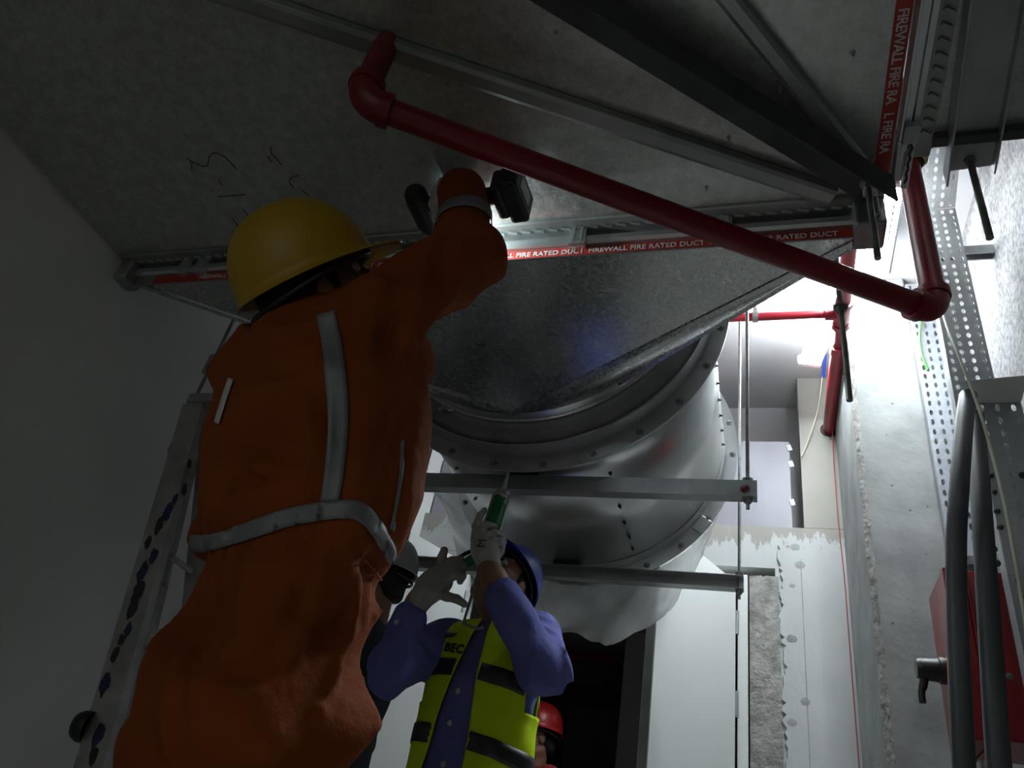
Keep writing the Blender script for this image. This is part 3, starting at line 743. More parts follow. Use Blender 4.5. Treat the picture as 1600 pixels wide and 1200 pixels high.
tray('cable_tray', 'wide upright perforated tray near the right wall behind the pipe riser', (xB, YTB, zB0), X_, Z_, .124, zB1 - zB0, 4, .036, (.012, .021), .04, TRAYF, side_dir=1)
tray('cable_tray', 'short tilted perforated tray length above the wide upright tray', (xB, YTB, zB1 + .002), X_, (0, -.25, .12), .124, .27, 4, .034, (.012, .021), .04, TRAYF, side_dir=1)
YT = 2.15; p = AY(1519, 628, YT); q = AY(1580, 626, YT)
tf = tray('cable_tray', 'cut-off perforated tray nearest the right edge with a bent white top', (p.x, YT, p.z - 1.62), X_, Z_, .125, 1.62, 3, .045, (.012, .025), .05, TRAYF, side_dir=1)
b = MB(); b.add([(p.x - .001, YT - .001, p.z - .002), (p.x + .126, YT - .001, p.z - .002), (p.x + .122, YT - .115, p.z + .012), (p.x - .055, YT - .10, p.z + .004)], [(0, 1, 2, 3)])
b.build('bent_flap', FIXW, tf, solid=.0015)
b = MB(); bolt2 = hexbolt(.007, .006).mesh('fixing_bolt'); bolt2.materials.append(DARKST)
for u, v in ((1549, 745), (1554, 770), (1559, 800), (1564, 825), (1598, 743), (1552, 858), (1557, 880)): piece('fixing_bolt', bolt2, tf, frame(AY(u, v, YT - .001), X_, (0, -1, 0)))
# joint plate on the tray
MB().box((p.x - .0, YT - .0035, AY(1545, 897, YT).z), (p.x + .03, YT - .0012, AY(1545, 700, YT).z)).build('splice_plate', TRAYF, tf)
# overhead trays
zT = 3.43
e1 = AZ(1345, 420, zT); e0 = AZ(1225, 424, zT)
tray('cable_tray', 'overhead perforated tray behind the lamp, lit bright from below', (e0.x - .1, 1.15, zT), X_, (0, 1, 0), e1.x - e0.x + .1, e1.y - 1.15, 9, .034, (.026, .008), .05, TRAY, along=True, side_dir=-1 if False else 1)
a0_ = AZ(1392, 395, 3.32)
tray('cable_tray', 'sloping perforated tray strip between the overhead tray and riser', (e1.x + .004, 1.5, zT - .004), (.8, 0, -.6), (0, 1, 0), .13, e1.y - 1.5 - .02, 2, .034, (.008, .022), .02, TRAY, lip=False)
# wall strut behind the wide tray
zs = AY(1515, 392, 2.38).z
t = thing('wall_strut', 'short channel bracket on the right wall behind the perforated tray', 'bracket', (XR, 2.38, zs - .05))
MB().prof((xB - .01, 2.372, zs), (XR - .001, 2.372, zs), [(-.02, 0), (.02, 0), (.02, -.04), (.014, -.04), (.014, -.006), (-.014, -.006), (-.014, -.04), (-.02, -.04)]).build('channel', STEEL, t)
piece('nut', nut, t, Matrix.Translation((xB + .02, 2.372, zs + .001)))

# =================================================================== CONDUITS, BOX, WIRES
def clampx(p, x): p.x = min(p.x, x); return p
def drop(p): return [p, Vector((p.x, p.y, p.z * .5)), Vector((p.x, p.y, .012))]
def wire(name, label, pts, r, m, cat='cable', grp=None, n=8):
    return tag(MB().tube(smooth_path(pts, 8), r, n).build(name, m), label, cat, grp)
yc = 1.98
wire('conduit', 'left one of two bent grey pipes in front of the red box', [AY(1513, 618, yc + .1), AY(1507, 660, yc + .06), AY(1499, 760, yc), AY(1494, 860, yc), AY(1497, 1000, yc), AY(1506, 1200, yc)] + drop(AY(1516, 1420, yc)), .0235, PIPEG, 'pipe', 'grey conduits', 18)
wire('conduit', 'right one of two bent grey pipes, emerging under the tray flap', [AY(1523, 650, yc + .16), AY(1527, 700, yc + .12), AY(1534, 800, yc + .05), AY(1541, 900, yc + .02), AY(1550, 1040, yc), AY(1561, 1200, yc)] + drop(AY(1577, 1420, yc)), .0245, PIPEG, 'pipe', 'grey conduits', 18)
wire('cable', 'pale green cable hanging in front of the perforated trays', [AY(1456, 400, 2.285), AY(1462, 440, 2.2), AY(1478, 505, 2.05), AY(1500, 560, 1.98), AY(1530, 640, 1.97), AY(1553, 720, 1.97), AY(1570, 790, 1.96), AY(1585, 870, 1.95), AY(1600, 960, 1.95)] + drop(AY(1622, 1100, 1.95)), .0045, GREENW if False else PALEW)
wire('cable', 'short green wire loop behind the red elbow', [AY(1446, 470, 2.834), AY(1439, 500, 2.825), AY(1437, 530, 2.82), AY(1441, 555, 2.825), AY(1450, 578, 2.836)], .005, GREENW)
lw = wire('lamp_wire', 'thin pale lamp wire dropping past the red pipe along back wall', [Vector((La.x + .03, La.y - .05, ZLp + .02)), AY(1290, 545, 3.40), AY(1286, 580, 3.50), AY(1278, 640, 3.58), AY(1262, 690, 3.63), AY(1253, 712, 3.645)], .0035, PALEW, 'wire')
MB().tube([AY(1290, 552, 3.42), AY(1288, 572, 3.47), AY(1286, 590, 3.52)], .007, 10).build('insulating_tape', BLUET, lw)
wire('red_string', 'thin red string hanging down the white wall beside the column', [Vector((sx + .01, 3.3, hz + .03)), clampx(AY(1305, 600, 3.5), .36), clampx(AY(1309, 700, 3.62), .355), clampx(AY(1318, 800, 3.64), .355)] + [clampx(AY(u_, v_, 3.64), .362) for u_, v_ in ((1330, 900), (1336, 980), (1346, 1060), (1351, 1140))] + drop(clampx(AY(1356, 1230, 3.64), .362)), .0022, REDT, 'string')

BX, BY0, BY1 = .50, 2.35, 2.60
bz0, bz1 = 1.375, AY(1473, 885, BY0).z
bx_ = thing('isolator_box', 'red metal switch box with a black rotary handle on the right', 'switch box', (XR, (BY0 + BY1) / 2, bz0))
MB().box((BX, BY0, bz0), (BX + .055, BY1, bz1)).build('cover', REDL, bx_, bevel=.005)
MB().box((BX + .06, BY0 + .006, bz0 + .006), (XR - .001, BY1 - .006, bz1 - .006)).build('body', REDL, bx_, bevel=.004)
MB().box((BX + .055, BY0 - .004, bz0 - .004), (BX + .0615, BY1 + .004, bz1 + .004)).build('rim', REDL, bx_, bevel=.002)
hp = AX(1474, 1048, BX); hp.y = min(max(hp.y, BY0 + .05), BY1 - .05)
b = MB(); b.tube([hp, hp + Vector((-.012, 0, 0)), hp + Vector((-.014, 0, 0)), hp + Vector((-.06, 0, 0))], [.038, .038, .034, .031], 24)
b.tube([hp + Vector((-.06, 0, 0)), hp + Vector((-.072, 0, 0))], [.031, .026], 24)
hd = b.build('handle', BLK, bx_, split=True)
MB().tube(smooth_path([hp + Vector((-.05, 0, -.015)), hp + Vector((-.058, -.004, -.045)), hp + Vector((-.066, -.004, -.07)), hp + Vector((-.066, -.004, -.098))], 5), [.012] * 8 + [.010] * 8, 12).build('lever', BLK, hd)
piece('screw', hexbolt(.006, .005).mesh('screw'), bx_, frame((BX + .12, BY0 + .005, bz0 + .17), X_, (0, -1, 0))).data.materials.append(ROD)
b = MB(); b.tube([(BX + .09, BY0 + .06, bz1 - .002), (BX + .09, BY0 + .06, bz1 + .03)], .02, 14); b.build('cable_gland', BLK, bx_)

# =================================================================== COVER SHEET IN THE RECESS
cs = thing('cover_sheet', 'dull grey sheet closing the lower part of the opening above the doors', 'sheet', (-.8, YB + .05, 2.592))
MB().box((XL + .01, YB + .05, 2.592), (.148, YB + .056, AY(1200, 690, YB + .05).z)).build('panel', SHEET, cs)
for u, v in ((1238, 785), (1236, 725), (1233, 700)):
    p = AY(u, v, YB + .047); MB().obox(p, (1, 0, .3), (-.3, 0, 1), (0, 1, 0), .012, .018, .002).build('tape_tab', WHT, cs)
# unseen lamp added to brighten the dark room, hidden by the door wall
bl = thing('added_fill_lamp', 'dim round bulkhead lamp on the dark room ceiling behind the door wall', 'lamp', (.17, 4.4, 2.55))
lathe_b = MB().lathe([(0, .05), (.10, .05), (.11, .03), (.11, .02)], (.17, 4.4, 2.597), 'z', 20); lathe_b.build('base', FIXW, bl)
MB().lathe([(.10, .02), (.095, -.02), (.06, -.05), (0, -.06)], (.17, 4.4, 2.597), 'z', 20).build('diffuser', mat('fill_lamp_diffuser', (.9, .9, .85), .5, 0, None, 5, emit=((1, .97, .92), 2.2)), bl)
# dark pipes in the room behind
p, q = AY(945, 1092, 6.2), AY(1015, 1103, 6.2)
b = MB(); b.tube([p + Vector((0, 0, .12)), p, q, q + Vector((1.0, 0, -.02))], .02, 10); b.tube([AY(985, 1098, 6.2), AY(985, 1040, 6.2)], .008, 6)
tag(b.build('ceiling_pipe', DARKST), 'dark low pipe with an upturned end in the unlit room', 'pipe', 'pipes in the dark room')
p, q = AY(870, 1027, 6.0), AY(1030, 1030, 6.0)
b = MB(); b.tube([p + Vector((-.5, 0, 0)), q + Vector((.5, 0, 0))], .028, 10); b.tube([AY(980, 1029, 6.0), AY(981, 1000, 6.0)], .01, 6)
tag(b.build('ceiling_pipe', REDP), 'dark red upper pipe crossing the unlit room beyond the doors', 'pipe', 'pipes in the dark room')

# =================================================================== PEOPLE: signed-distance modelling, one surface per body
class SDF:
    def __init__(s): s.p = []
    def cap(s, a, b, ra, rb=None, k=.03):
        s.p.append(('c', np.array(a, np.float32), np.array(b, np.float32), ra, ra if rb is None else rb, k)); return s
    def chain(s, pts, rs, k=.03):
        for i in range(len(pts) - 1): s.cap(pts[i], pts[i + 1], rs[i], rs[i + 1], k)
        return s
    def ell(s, c, r, axes=None, k=.03):
        A = np.eye(3, dtype=np.float32) if axes is None else np.array([tuple(Vector(a).normalized()) for a in axes], np.float32)
        s.p.append(('e', np.array(c, np.float32), A, np.array(r, np.float32), 0, k)); return s
    def sub(s, c, r, axes=None, k=.01):
        A = np.eye(3, dtype=np.float32) if axes is None else np.array([tuple(Vector(a).normalized()) for a in axes], np.float32)
        s.p.append(('s', np.array(c, np.float32), A, np.array(r, np.float32), 0, k)); return s
    def ev(s, P):
        d = np.full(len(P), 9.0, np.float32)
        for t, a, b, ra, rb, k in s.p:
            if t == 'c':
                ba = b - a; w = P - a; h = np.clip(w @ ba / max(float(ba @ ba), 1e-9), 0, 1)
                q = np.linalg.norm(w - h[:, None] * ba, axis=1) - (ra + (rb - ra) * h)
            else:
                q = ((P - a) @ b.T) / ra; k0 = np.linalg.norm(q, axis=1); k1 = np.linalg.norm(q / ra, axis=1)
                q = k0 * (k0 - 1) / np.maximum(k1, 1e-6)
            if t == 's':
                h = np.clip(.5 - .5 * (d + q) / k, 0, 1); d = d * (1 - h) - q * h + k * h * (1 - h)
            else:
                h = np.clip(.5 + .5 * (d - q) / k, 0, 1); d = d * (1 - h) + q * h - k * h * (1 - h)
        return d
    def bounds(s, m):
        lo, hi = np.full(3, 9.0), np.full(3, -9.0)
        for t, a, b, ra, rb, k in s.p:
            if t == 'c': pts = [(a, ra), (b, rb)]
            elif t == 'e': pts = [(a, float(ra.max()))]
            else: continue
            for c, r in pts: lo = np.minimum(lo, c - r); hi = np.maximum(hi, c + r)
        return lo - m, hi + m

def waves(seed, n, f0, f1, bias=(1, 1, 1)):
    r = np.random.RandomState(seed); D = r.normal(size=(n, 3)) * np.array(bias); D /= np.linalg.norm(D, axis=1)[:, None]
    F = r.uniform(f0, f1, n); ph = r.uniform(0, 6.28, n)
    return lambda P: sum(np.sin(P @ (D[i] * F[i]).astype(np.float32) + ph[i]) for i in range(n)) / math.sqrt(n)

def sdf_mesh(name, S, h, disp=None, inflate=0.0, smooth=2):
    lo, hi = S.bounds(inflate + .03)
    n = np.ceil((hi - lo) / h).astype(int) + 2
    B = 6; nb = -(-n // B); n = nb * B + 1
    ctr = np.stack(np.meshgrid(*[(np.arange(nb[i]) + .5) * B * h + lo[i] for i in range(3)], indexing='ij'), -1).reshape(-1, 3).astype(np.float32)
    dc = S.ev(ctr) - inflate
    V = np.repeat(np.repeat(np.repeat(np.sign(dc).reshape(nb), B, 0), B, 1), B, 2).astype(np.float32)
    V = np.pad(V, ((0, 1), (0, 1), (0, 1)), mode='edge')
    act = np.argwhere((np.abs(dc) < B * h * 1.15 + .02).reshape(nb))
    off = np.stack(np.meshgrid(*[np.arange(B + 1)] * 3, indexing='ij'), -1).reshape(-1, 3)
    for s0 in range(0, len(act), 800):
        idx = (act[s0:s0 + 800, None, :] * B + off[None]).reshape(-1, 3)
        P = (idx * h + lo).astype(np.float32)
        d = S.ev(P) - inflate
        if disp is not None: d = d - disp(P)
        V[idx[:, 0], idx[:, 1], idx[:, 2]] = d
    neg = V < 0
    c = [neg[i:n[0] - 1 + i, j:n[1] - 1 + j, k:n[2] - 1 + k] for i in (0, 1) for j in (0, 1) for k in (0, 1)]
    cnt = sum(x.astype(np.int8) for x in c)
    cells = np.argwhere((cnt > 0) & (cnt < 8)); cid = np.full(tuple(n - 1), -1, np.int32); cid[cells[:, 0], cells[:, 1], cells[:, 2]] = np.arange(len(cells))
    acc = np.zeros((len(cells), 3)); num = np.zeros(len(cells)); cn = [(i, j, k) for i in (0, 1) for j in (0, 1) for k in (0, 1)]
    for a in range(8):
        for b_ in range(a + 1, 8):
            if sum(abs(x - y) for x, y in zip(cn[a], cn[b_])) != 1: continue
            pa, pb = cells + cn[a], cells + cn[b_]
            va, vb = V[pa[:, 0], pa[:, 1], pa[:, 2]], V[pb[:, 0], pb[:, 1], pb[:, 2]]
            m = (va < 0) != (vb < 0); t = np.where(m, va / np.where(m, va - vb, 1), 0)
            acc += np.where(m[:, None], pa + t[:, None] * (pb - pa), 0); num += m
    vert = acc / num[:, None] * h + lo
    faces = []
    for ax in range(3):
        sl0 = [slice(None)] * 3; sl1 = [slice(None)] * 3; sl0[ax] = slice(0, -1); sl1[ax] = slice(1, None)
        e = np.argwhere(neg[tuple(sl0)] != neg[tuple(sl1)]); o1, o2 = [i for i in range(3) if i != ax]
        e = e[(e[:, o1] > 0) & (e[:, o2] > 0) & (e[:, o1] < n[o1] - 1) & (e[:, o2] < n[o2] - 1)]
        q = []
        for d1, d2 in ((0, 0), (1, 0), (1, 1), (0, 1)):
            w = e.copy(); w[:, o1] -= d1; w[:, o2] -= d2; q.append(cid[w[:, 0], w[:, 1], w[:, 2]])
        q = np.stack(q, 1); fl = neg[e[:, 0], e[:, 1], e[:, 2]]
        if ax == 1: fl = ~fl
        q[fl] = q[fl][:, ::-1]; faces.append(q[(q >= 0).all(1)])
    faces = np.concatenate(faces)
    ed = np.unique(np.sort(np.concatenate([faces[:, [0, 1]], faces[:, [1, 2]], faces[:, [2, 3]], faces[:, [3, 0]]]), axis=1), axis=0)
    for it in range(smooth):
        sm = np.zeros_like(vert); ct = np.zeros(len(vert))
        np.add.at(sm, ed[:, 0], vert[ed[:, 1]]); np.add.at(sm, ed[:, 1], vert[ed[:, 0]]); np.add.at(ct, ed[:, 0], 1); np.add.at(ct, ed[:, 1], 1)
        vert = vert + .5 * (sm / np.maximum(ct, 1)[:, None] - vert)
    me = bpy.data.meshes.new(name)
    me.vertices.add(len(vert)); me.vertices.foreach_set('co', vert.astype(np.float32).ravel())
    me.loops.add(faces.size); me.loops.foreach_set('vertex_index', faces.astype(np.int32).ravel())
    me.polygons.add(len(faces)); me.polygons.foreach_set('loop_start', np.arange(0, faces.size, 4, dtype=np.int32)); me.polygons.foreach_set('loop_total', np.full(len(faces), 4, np.int32))
    me.polygons.foreach_set('use_smooth', np.ones(len(faces), bool))
    me.update(calc_edges=True); me.validate()
    bm = bmesh.new(); bm.from_mesh(me); bmesh.ops.recalc_face_normals(bm, faces=bm.faces); bm.to_mesh(me); bm.free()
    return me
def put(name, me, m, parent):
    me.materials.clear(); me.materials.append(m)
    o = bpy.data.objects.new(name, me); return _attach(o, parent)
def bvh_of(me):
    return BVHTree.FromPolygons([v.co.copy() for v in me.vertices], [tuple(p.vertices) for p in me.polygons])
EYE = Vector((0, 0, CZ))
def seen(bv, u, v):                          # where the line of sight meets a surface
    d = Vector(_ray(u, v)).normalized(); h = bv.ray_cast(EYE, d); return h[0], h[1]
def ribbon(name, bv, left, right, m, parent, off=.004, n=24, cols=5, th=.002):
    """a strip sewn onto a surface between two seam lines"""
    L, R_ = smooth_path([Vector((a, b, 0)) for a, b in left], 6), smooth_path([Vector((a, b, 0)) for a, b in right], 6)
    b = MB(); grid = []
    for i in range(n + 1):
        t = i / n; row = []
        pl_ = L[min(int(t * (len(L) - 1)), len(L) - 1)]; pr_ = R_[min(int(t * (len(R_) - 1)), len(R_) - 1)]
        for j in range(cols):
            q = pl_.lerp(pr_, j / (cols - 1)); h, nn = seen(bv, q.x, q.y)
            row.append(None if h is None else h + nn * off)
        grid.append(row)
    idx = {}; vs = []; fs = []
    for i, row in enumerate(grid):
        for j, p in enumerate(row):
            if p is not None: idx[(i, j)] = len(vs); vs.append(tuple(p))
    for i in range(n):
        for j in range(cols - 1):
            k = [(i, j), (i, j + 1), (i + 1, j + 1), (i + 1, j)]
            if all(q in idx for q in k):
                pp = [Vector(vs[idx[q]]) for q in k]
                if max((pp[a] - pp[(a + 1) % 4]).length for a in range(4)) < .12: fs.append(tuple(idx[q] for q in k))
    if not fs: return None
    return b.add(vs, fs, True).build(name, m, parent, solid=th, offs=0)
def belt(name, bv, C, axis, w, m, parent, off=.004, n=96, rows=4, a0=0, a1=2 * math.pi, th=.002, R0=.6):
    C = Vector(C); axis = Vector(axis).normalized(); u = axis.orthogonal().normalized(); u = (Vector((1, 0, 0)) - axis * axis.x).normalized(); v = axis.cross(u)
    vs = []; fs = []; ok = {}
    for i in range(n + 1):
        a = a0 + (a1 - a0) * i / n; d = u * math.cos(a) + v * math.sin(a)
        for j in range(rows):
            o = C + axis * (w * (j / (rows - 1) - .5)); h = bv.ray_cast(o + d * R0, -d)
            if h[0] is not None and (h[0] - o).dot(d) > 0: ok[(i, j)] = len(vs); vs.append(tuple(h[0] + h[1] * off))
    for i in range(n):
        for j in range(rows - 1):
            k = [(i, j), (i, j + 1), (i + 1, j + 1), (i + 1, j)]
            if all(q in ok for q in k):
                pp = [Vector(vs[ok[q]]) for q in k]
                if max((pp[a] - pp[(a + 1) % 4]).length for a in range(4)) < .06: fs.append(tuple(ok[q] for q in k))
    if not fs: return None
    return MB().add(vs, fs, True).build(name, m, parent, solid=th, offs=0)

def head_sdf(S, c, f, u, neck_to, sc=1.0, k=.012):
    """skull, jaw, nose, brow, lips, ears; f = facing, u = crown"""
    c, f, u = Vector(c), Vector(f).normalized(), Vector(u); u = (u - f * u.dot(f)).normalized(); l = u.cross(f); ax = (f, l, u)
    q = lambda a, b, d: c + (f * a + l * b + u * d) * sc
    S.ell(q(-.012, 0, .028), [.094 * sc, .074 * sc, .086 * sc], ax, k)
    S.ell(q(.025, 0, -.045), [.064 * sc, .056 * sc, .068 * sc], ax, .03)
    S.ell(q(.058, 0, -.098), [.024 * sc, .027 * sc, .020 * sc], ax, .025)
    for s_ in (-1, 1):
        S.ell(q(.055, .040 * s_, -.022), [.028 * sc, .022 * sc, .020 * sc], ax, .02)
        S.cap(q(.082, .008 * s_, .030), q(.070, .050 * s_, .026), .012 * sc, .010 * sc, .012)
        S.ell(q(-.004, .074 * s_, -.012), [.020 * sc, .009 * sc, .031 * sc], ax, .008)
        S.cap(q(-.02, .05 * s_, -.07), q(.045, .030 * s_, -.100), .016 * sc, .014 * sc, .02)
    for s_ in (-1, 1): S.sub(q(.094, .031 * s_, .008), [.018 * sc, .017 * sc, .011 * sc], ax, .010)
    S.chain([q(.084, 0, .022), q(.100, 0, -.012), q(.108, 0, -.026)], [.009 * sc, .011 * sc, .014 * sc], .010)
    for s_ in (-1, 1): S.ell(q(.094, .013 * s_, -.030), [.012 * sc, .009 * sc, .009 * sc], ax, .006)
    S.cap(q(.086, -.017, -.057), q(.086, .017, -.057), .0085 * sc, None, .006)
    S.cap(q(.084, -.015, -.071), q(.084, .015, -.071), .0095 * sc, None, .006)
    S.cap(q(-.025, 0, -.05), Vector(neck_to), .052 * sc, .058 * sc, .025)
    return q, (f, l, u)
def eyes(q, ax, parent, sc=1.0):
    for s_ in (-1, 1):
        c = q(.0775, .031 * s_, .008); b = MB()
        b.lathe([(.0125 * sc * math.sin(t), .0125 * sc * math.cos(t)) for t in np.linspace(0, math.pi, 9)], (0, 0, 0), 'z', 14)
        me = b.mesh('eye'); me.transform(Matrix.Translation(c)); me.materials.append(EYEW)
        o = bpy.data.objects.new('eye', me); _attach(o, parent)
        b = MB(); p = c + ax[0] * .0118 * sc; b.tube([p - ax[0] * .002, p + ax[0] * .0014], .0055 * sc, 12); b.build('iris', EYEB, o)
def helmet(parent, o, f, u, m, sc=1.0, brim=.055, strap=None):
    """hard hat: domed shell with ridges, rolled rim, peak in front, neck strap"""
    f = Vector(f).normalized(); u = Vector(u); u = (u - f * u.dot(f)).normalized(); l = u.cross(f); o = Vector(o)
    a, bb, hh = .132 * sc, .108 * sc, .147 * sc; nA, nT = 64, 18; b = MB(); vs = []
    for i in range(nA):
        th = 2 * math.pi * i / nA; ct, st = math.cos(th), math.sin(th)
        for j in range(nT + 1):
            t = j / nT * math.pi / 2
            r = math.sin(t) ** .92; z = math.cos(t) ** .9 if t < math.pi / 2 else 0
            ridge = .004 * sc * math.exp(-((st * r * bb) / (.016 * sc)) ** 2) + .0025 * sc * (math.exp(-((abs(st * r * bb) - .045 * sc) / (.006 * sc)) ** 2))
            vs.append(o + f * (a * r * ct) + l * (bb * r * st) + u * (hh * z + ridge * z))
        pk = max(0, ct) ** 3; rim = .010 * sc + brim * sc * pk
        e = Vector((ct * a, st * bb, 0)); en = e.normalized()
        base = o + f * e.x + l * e.y
        out = f * en.x + l * en.y
        vs.append(base + out * rim * .5 - u * (.002 + .005 * pk) * sc); vs.append(base + out * rim - u * (.005 + .010 * pk) * sc)
    m_ = nT + 3
    b.add(vs, [(i * m_ + j, i * m_ + j + 1, ((i + 1) % nA) * m_ + j + 1, ((i + 1) % nA) * m_ + j) for i in range(nA) for j in range(m_ - 1)], True)
    h = b.build('helmet', m, parent, solid=.003, offs=0)
    b = MB(); pts = [o + f * (a * .93 * math.cos(t)) + l * (bb * .93 * math.sin(t)) - u * (.028 * sc * (1 - math.cos(t)) * .5 + .006) for t in np.linspace(0, 2 * math.pi, 33)]
    b.tube(pts, .007 * sc, 6); b.build('headband', BLK, h)
    if strap: MB().tube(smooth_path([o + l * (s_ * bb * .9) - u * .01 if abs(s_) == 1 else strap for s_ in (-1, 0, 1)], 8), .004, 6).build('chin_strap', BLK, h)
    return h
def boots(parent, ank, fd):
    fd = Vector((fd[0], fd[1], 0)).normalized()
    for a in ank:
        a = Vector(a); S = SDF(); S.cap((a.x, a.y, .12), (a.x, a.y, .055), .055, .052).chain([(a.x - fd.x * .03, a.y - fd.y * .03, .05), (a.x + fd.x * .08, a.y + fd.y * .08, .047), (a.x + fd.x * .16, a.y + fd.y * .16, .042)], [.045, .047, .038])
        put('boot', sdf_mesh('boot', S, .012, smooth=1), BLK, parent)
def fingers(S, chains, r=.0105, k=.006):
    for ch in chains:
        n = len(ch); S.chain(ch, [r * (1 - .10 * i) for i in range(n)], k)

# ------------------------------------------------------------------ worker in orange coveralls
wo = thing('person', 'worker in orange coveralls and yellow helmet, back turned, drilling overhead', 'person', (-.69, 1.08, 0))
fw, rt = Vector((.5, .866, 0)), Vector((.866, -.5, 0)); up3 = Vector((0, 0, 1))
pel, wai, che, nek = Vector((-.708, 1.060, .985)), Vector((-.716, 1.03, 1.225)), Vector((-.757, .985, 1.445)), AY(497, 492, .955)
Rsh, Lsh = AY(597, 500, .945), AY(400, 574, 1.02)
Rel, Rwr = AY(737, 388, 1.045), AY(724, 300, 1.06)
Lel, Lwr = AY(628, 566, 1.20), AY(610, 480, 1.22)
hipL, hipR = pel - rt * .105 - up3 * .06, pel + rt * .075 - up3 * .06
knL, knR = Vector((-.86, 1.16, .52)), Vector((-.60, 1.08, .53)); anL, anR = Vector((-.87, 1.10, .10)), Vector((-.59, 1.03, .10))
ax3 = (rt, fw, up3)
def torso(S, g):
    S.ell(pel - rt * .012, [.182 + g, .145 + g, .175 + g], ax3, .06).ell(pel - fw * .055 - up3 * .02, [.150 + g, .110 + g, .13 + g], ax3, .06)
    S.ell(wai, [.182 + g, .138 + g, .20 + g], ax3, .08).ell(che, [.188 + g, .138 + g, .21 + g], ax3, .08)
    S.cap(Lsh + rt * .03 - up3 * .015, Rsh - rt * .03 - up3 * .02, .078 + g, .085 + g, .06).cap(nek - up3 * .05, nek + up3 * .0, .075 + g, .060 + g, .05)
    return S
Sc = torso(SDF(), 0)
Sc.chain([Rsh, Rel, Rwr], [.082, .066, .056], .05).chain([Lsh, Lel, Lwr], [.078, .062, .045], .05)
Sc.chain([hipL, knL, anL], [.125, .098, .082], .06).chain([hipR, knR, anR], [.112, .095, .080], .06)
w1, w2, w3 = waves(1, 6, 18, 34, (1, 1, .5)), waves(2, 6, 40, 75, (1, 1, .25)), waves(3, 5, 9, 16)
PEL, WAI, REL = np.array(pel, np.float32), np.array(wai, np.float32), np.array(Rel, np.float32)
def folds_o(P):
    z = P[:, 2]
    gather = np.exp(-((z - 1.16) / .07) ** 2) * .004 * np.sin(P @ np.array([95, -55, 0], np.float32) + 2.5 * w3(P))
    side = np.clip((P[:, 0] + .70) * 6, 0, 1) * np.exp(-((z - 1.35) / .25) ** 2) * .007 * np.sin(P @ np.array([70, 40, 14], np.float32) + 1.6 * w3(P))
    arm = np.exp(-(np.linalg.norm(P - (REL * .6 + np.array(Rsh, np.float32) * .4), axis=1) / .16) ** 2) * .008 * np.sin(P @ np.array([38, 10, -30], np.float32) + 1.5 * w3(P))
    seat = np.exp(-((z - .95) / .14) ** 2) * .007 * np.sin(P @ np.array([22, 0, 34], np.float32) + 1.8 * w3(P))
    rg = lambda a: np.abs(np.sin(a)) ** .7 * -2 + 1.1
    drape = .006 * np.clip((1.5 - z) * 2, 0, 1) * rg(P @ np.array([13, -9, 5], np.float32) + 1.1 * w3(P)) + .004 * rg(P @ np.array([6, 4, 17], np.float32) + 1.7 * w3(P))
    return .0065 * w1(P) + .0022 * w2(P) + 1.5 * (gather + side + arm + seat) + 1.7 * drape - .012 * np.exp(-((z - 1.19) / .028) ** 2)
Sc.ell(AY(400, 660, 1.0), [.085, .09, .13], ax3, .06).ell(AY(600, 690, .99), [.062, .08, .14], ax3, .07).ell(AY(345, 850, 1.05), [.06, .08, .07], ax3, .06)
pre = bvh_of(sdf_mesh('pre', Sc, .02, None, 0, 1))
CREASE = [([(637, 571), (591, 640), (552, 771)], .014, .013), ([(642, 610), (605, 690), (570, 800)], .012, .012), ([(655, 640), (625, 720), (600, 800)], .010, .011), ([(650, 470), (640, 560)], .014, .012), ([(668, 420), (640, 520), (622, 590)], .014, .013),
          ([(716, 440), (660, 520)], .014, .012), ([(600, 440), (585, 500), (570, 560)], .016, .010), ([(740, 400), (700, 450)], .012, .010), ([(690, 360), (660, 420)], .014, .010),
          ([(568, 901), (552, 1008), (514, 1093), (490, 1125)], .012, .016), ([(592, 930), (575, 1016), (541, 1085), (520, 1150)], .012, .014), ([(506, 893), (483, 970), (445, 1047), (292, 1070)], .018, .013), ([(368, 1055), (292, 1062), (230, 1040)], .016, .010),
          ([(560, 1108), (470, 1150), (407, 1185)], .020, .014), ([(330, 801), (353, 786), (407, 755)], .014, .010), ([(455, 930), (420, 990), (330, 1010)], .018, .010), ([(300, 985), (260, 1080), (230, 1190)], .018, .010),
          ([(420, 600), (470, 640), (500, 700)], .025, .008), ([(380, 720), (440, 740), (500, 730)], .022, .008)]
CREASE += [([(x_, 815 + 6 * (i_ % 2)), (x_ + 3, 870 + 14 * (i_ % 3))], .006, .007) for i_, x_ in enumerate((446, 463, 480, 497, 514, 531, 548, 565, 580, 594, 606))]
SEG = []
for pl_, w_, a_ in CREASE:
    hs_ = [seen(pre, u_, v_)[0] for u_, v_ in pl_]
    for p_, q_ in zip(hs_, hs_[1:]):
        if p_ is not None and q_ is not None: SEG.append((np.array(p_, np.float32), np.array(q_, np.float32), w_, a_))
base_o = folds_o
